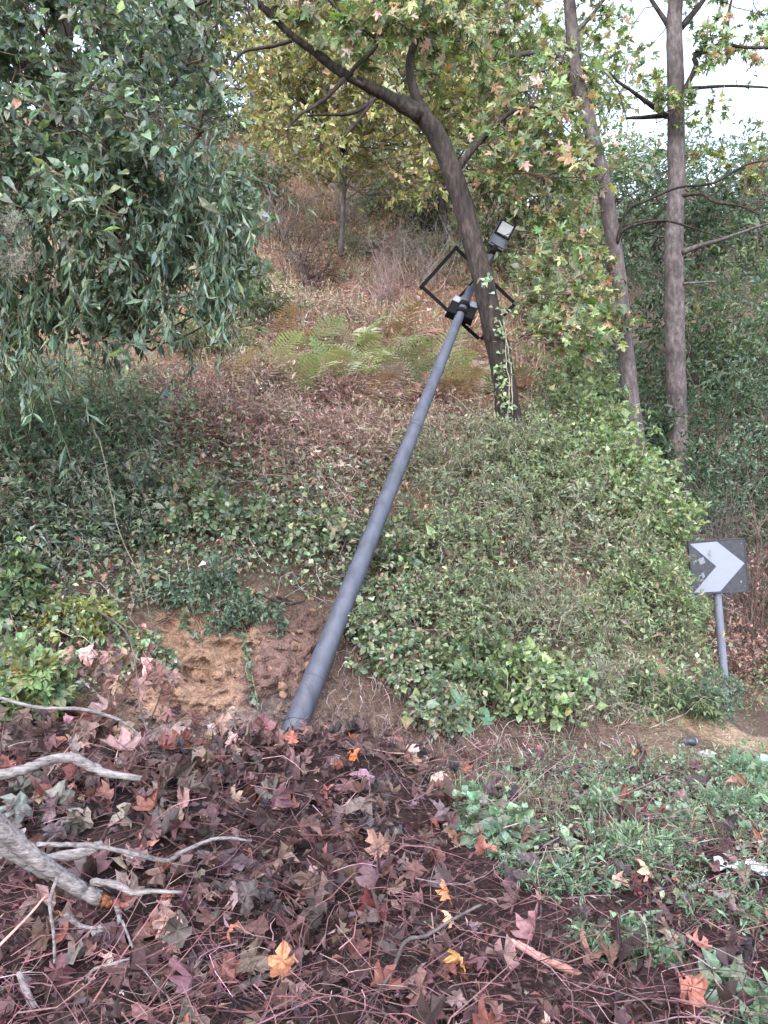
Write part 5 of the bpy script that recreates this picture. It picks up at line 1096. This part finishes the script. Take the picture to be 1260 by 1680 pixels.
stick('dead_stick', 'grey stick lying at the bottom left of the orange leaf', [(330, 1670), (370, 1640), (410, 1612), (450, 1598)], [2.75, 2.9], [9, 12, 13, 8], M_BARK2, 7)
stick('dead_twig', 'thin reddish cane at the left edge pointing down', [(-10, 1560), (40, 1510), (75, 1470)], [2.7, 2.8], [5, 4, 3], M_REDWOOD, 6)
stick('vine_stem', 'tan vine curving along the foot of the thicket', [(860, 1240), (930, 1262), (1000, 1264), (1035, 1258), (1055, 1235), (1050, 1212)], [5.6, 6.0], [2.5, 3, 3, 3, 3, 2.5], M_BARK2, 6)
stick('dead_twig', 'added dark strip standing in for the clay overhang left of the pole', [(430, 978), (455, 986), (478, 990), (500, 986)], [6.85, 6.8], [3, 6, 6, 3], M_BARK1, 7)  # not a twig: dark strip added for the overhanging ledge in the clay

# ------------------------------------------------------------------ green weeds on the right verge
VERGE = [(720, 1290), (900, 1250), (1060, 1240), (1500, 1240), (1500, 1560), (1200, 1540), (1080, 1480), (880, 1470), (760, 1380)]
P, n_ = surf(10000, VERGE, (2.6, 7.2), (0, 5)); k = fbm(P[:, 0] * 2.2, P[:, 1] * 2.2, 120) > -.05; P, n_ = P[k], n_[k]; f = Acc()
grass(f, P, n_, .13, palette([(.19, .27, .13, 3), (.26, .34, .17, 2), (.15, .22, .13, 2), (.38, .33, .23, .7)], len(P)), .0028, .7)
P, n_ = surf(10500, VERGE, (2.6, 7.2), (0, 5)); k = fbm(P[:, 0] * 1.8, P[:, 1] * 1.8, 150) > -.02; P = P[k]; h_ = rng.uniform(.01, .12, len(P)); P[:, 2] += h_
scatter(f, ROUND + SM + NARROW, P, nrm(rng.normal(size=P.shape) + [0, 0, .3]), nrm(rng.normal(size=P.shape) * .45 + [0, -.1, 1]), .032 * np.exp(rng.normal(size=len(P)) * .3), palette([(.17, .26, .15, 3), (.24, .34, .19, 2), (.12, .19, .11, 2)], len(P)))
tag(f.build('verge_grass', M_LEAF), 'short grass and clover on the right verge', 'grass', None, 'stuff')
PAL_WEED = [(.160, .255, .153, 3), (.216, .315, .187, 2), (.112, .187, .111, 2)]
for u_, v_, r_, tm, sz, lb in [(840, 1370, .28, ROUND, .05, 'broad leaved green weed left on the verge'), (780, 1330, .25, ROUND, .04, 'small leaved weed beside the dead leaf heap'), (930, 1440, .3, NARROW, .035, 'feathery green weed in the lower middle right'), (870, 1430, .2, NARROW, .03, 'small feathery weed left of the larger feathery one'),
    (1040, 1390, .3, NARROW, .05, 'grassy green weed tuft left of the black branch'), (1180, 1320, .35, NARROW, .05, 'grassy weed clump on the verge below the path'), (1010, 1330, .3, SM, .04, 'low green weed in the verge middle'), (1240, 1270, .3, ROUND, .06, 'lush green weed at the right edge below the path'),
    (1180, 1480, .3, NARROW, .035, 'grey green feathery weed right below the black branch'), (1100, 1350, .25, ROUND, .04, 'pale green weed in the centre of the verge'), (1080, 1540, .2, OVAL, .04, 'thin green sprout among twigs at lower right'), (1000, 1540, .2, SM, .03, 'tiny pale weed right of the red stick'), (1235, 1650, .25, OVAL, .06, 'green weed at the bottom right corner')]:
    shrub('weed_clump', lb, 'weed', ground_hit(u_, v_ + 12), (r_, r_ * .8, r_ * .55), 22, 8, 7, tm, sz, PAL_WEED, r0=.003, stemc=(.16, .2, .09), group='weeds on the right verge', lo=.3, cz=.75)
# big-leaved plant at the thicket foot
bl = ground_hit(775, 1205); root = empty('broad_leaf_plant', bl, 'plant with big lobed blue green leaves at the thicket foot', 'plant')
a = Acc(); spec = [(765, 1152, .2, 0), (770, 1190, .18, 1), (742, 1222, .11, 2), (800, 1175, .12, 0), (950, 1235, .12, 1), (925, 1225, .11, 0)]
for u_, v_, s, k in spec:
    p = W(u_, v_, 6.25); tubes(a, curves(bl, p, 5, -.1, .05), np.full((1, 5), .004), 4, (.16, .2, .1))
a.build('stems', M_TWIG, root)
pos = np.array([W(u_, v_ + 14, 6.25) for u_, v_, _, _ in spec]); m_ = len(pos)
single_leaves(root, PLANE_FRESH, 'plane', pos, nrm(rng.normal(size=(m_, 3)) * [.5, .1, .2] + [0, -.1, .8]), nrm(rng.normal(size=(m_, 3)) * .15 + [0, -1, .6]), np.array([s * 1.15 for _, _, s, _ in spec]), palette([(.15, .26, .16, 1)], m_, .1), M_LEAFO, m_)

# ------------------------------------------------------------------ rubbish on the verge
def crushed(label, u_, v_, L_, r_, m, m2, rz):
    c = ground_hit(u_, v_) + [0, 0, r_ * .8]; root = empty('crushed_can', c, label, 'can', 'rubbish on the verge'); x = np.array([math.cos(rz), math.sin(rz), .05]); ks = np.linspace(-1, 1, 9)
    rr = r_ * np.array([.55, .95, 1.0, .82, .7, .86, 1.0, .95, .6]); a = Acc(); tubes(a, np.array([c + x * L_ / 2 * k + rng.normal(size=3) * r_ * .08 for k in ks]), rr, 14, cap=True, rough=.06); a.build('body', m, root, smooth=True)
    a = Acc(); tubes(a, np.array([c + x * L_ / 2 * .98, c + x * L_ / 2 * 1.12]), [r_ * .75, r_ * .7], 14, cap=True); a.build('end', m2, root)
M_FOIL = plain('scuffed_metal', (.5, .52, .56), .35, .6, .5, .4, 20); M_CAN = plain('dark_blue_can', (.05, .06, .08), .35, .2, .5, .3, 18)
crushed('crushed dark can with pale end lying on the dirt path', 1130, 1222, .12, .035, M_CAN, M_FOIL, .05)
crushed('crushed silvery can in the green weeds below the path', 1082, 1392, .09, .028, M_FOIL, M_CAN, .2)
# pale plastic scrap under the black branch
c = ground_hit(1232, 1440) + [0, 0, .05]; nx_, ny_ = 14, 8; gx_, gy_ = np.meshgrid(np.linspace(-.5, .5, nx_), np.linspace(-.5, .5, ny_)); a = Acc()
V = np.stack([c[0] + gx_ * .36 + gy_ * .05, c[1] + gy_ * .14, c[2] + .05 * fbm(gx_ * 7, gy_ * 7, 200) * 2 - .05 * gx_], -1); idx = np.arange(nx_ * ny_).reshape(ny_, nx_)
T = np.concatenate([np.stack([idx[:-1, :-1], idx[:-1, 1:], idx[1:, 1:]], -1).reshape(-1, 3), np.stack([idx[:-1, :-1], idx[1:, 1:], idx[1:, :-1]], -1).reshape(-1, 3)])
V2 = V.reshape(-1, 3); a.add(np.concatenate([V2, V2 - [0, 0, .004]]), np.concatenate([T, T[:, ::-1] + len(V2)])); tag(a.build('plastic_scrap', plain('dull_white_plastic', (.62, .63, .68), .4, 0, .5, .25, 18), smooth=True), 'crumpled whitish plastic scrap under the black branch at right', 'scrap')
print('triangles', sum(len(m.polygons) for m in bpy.data.meshes))
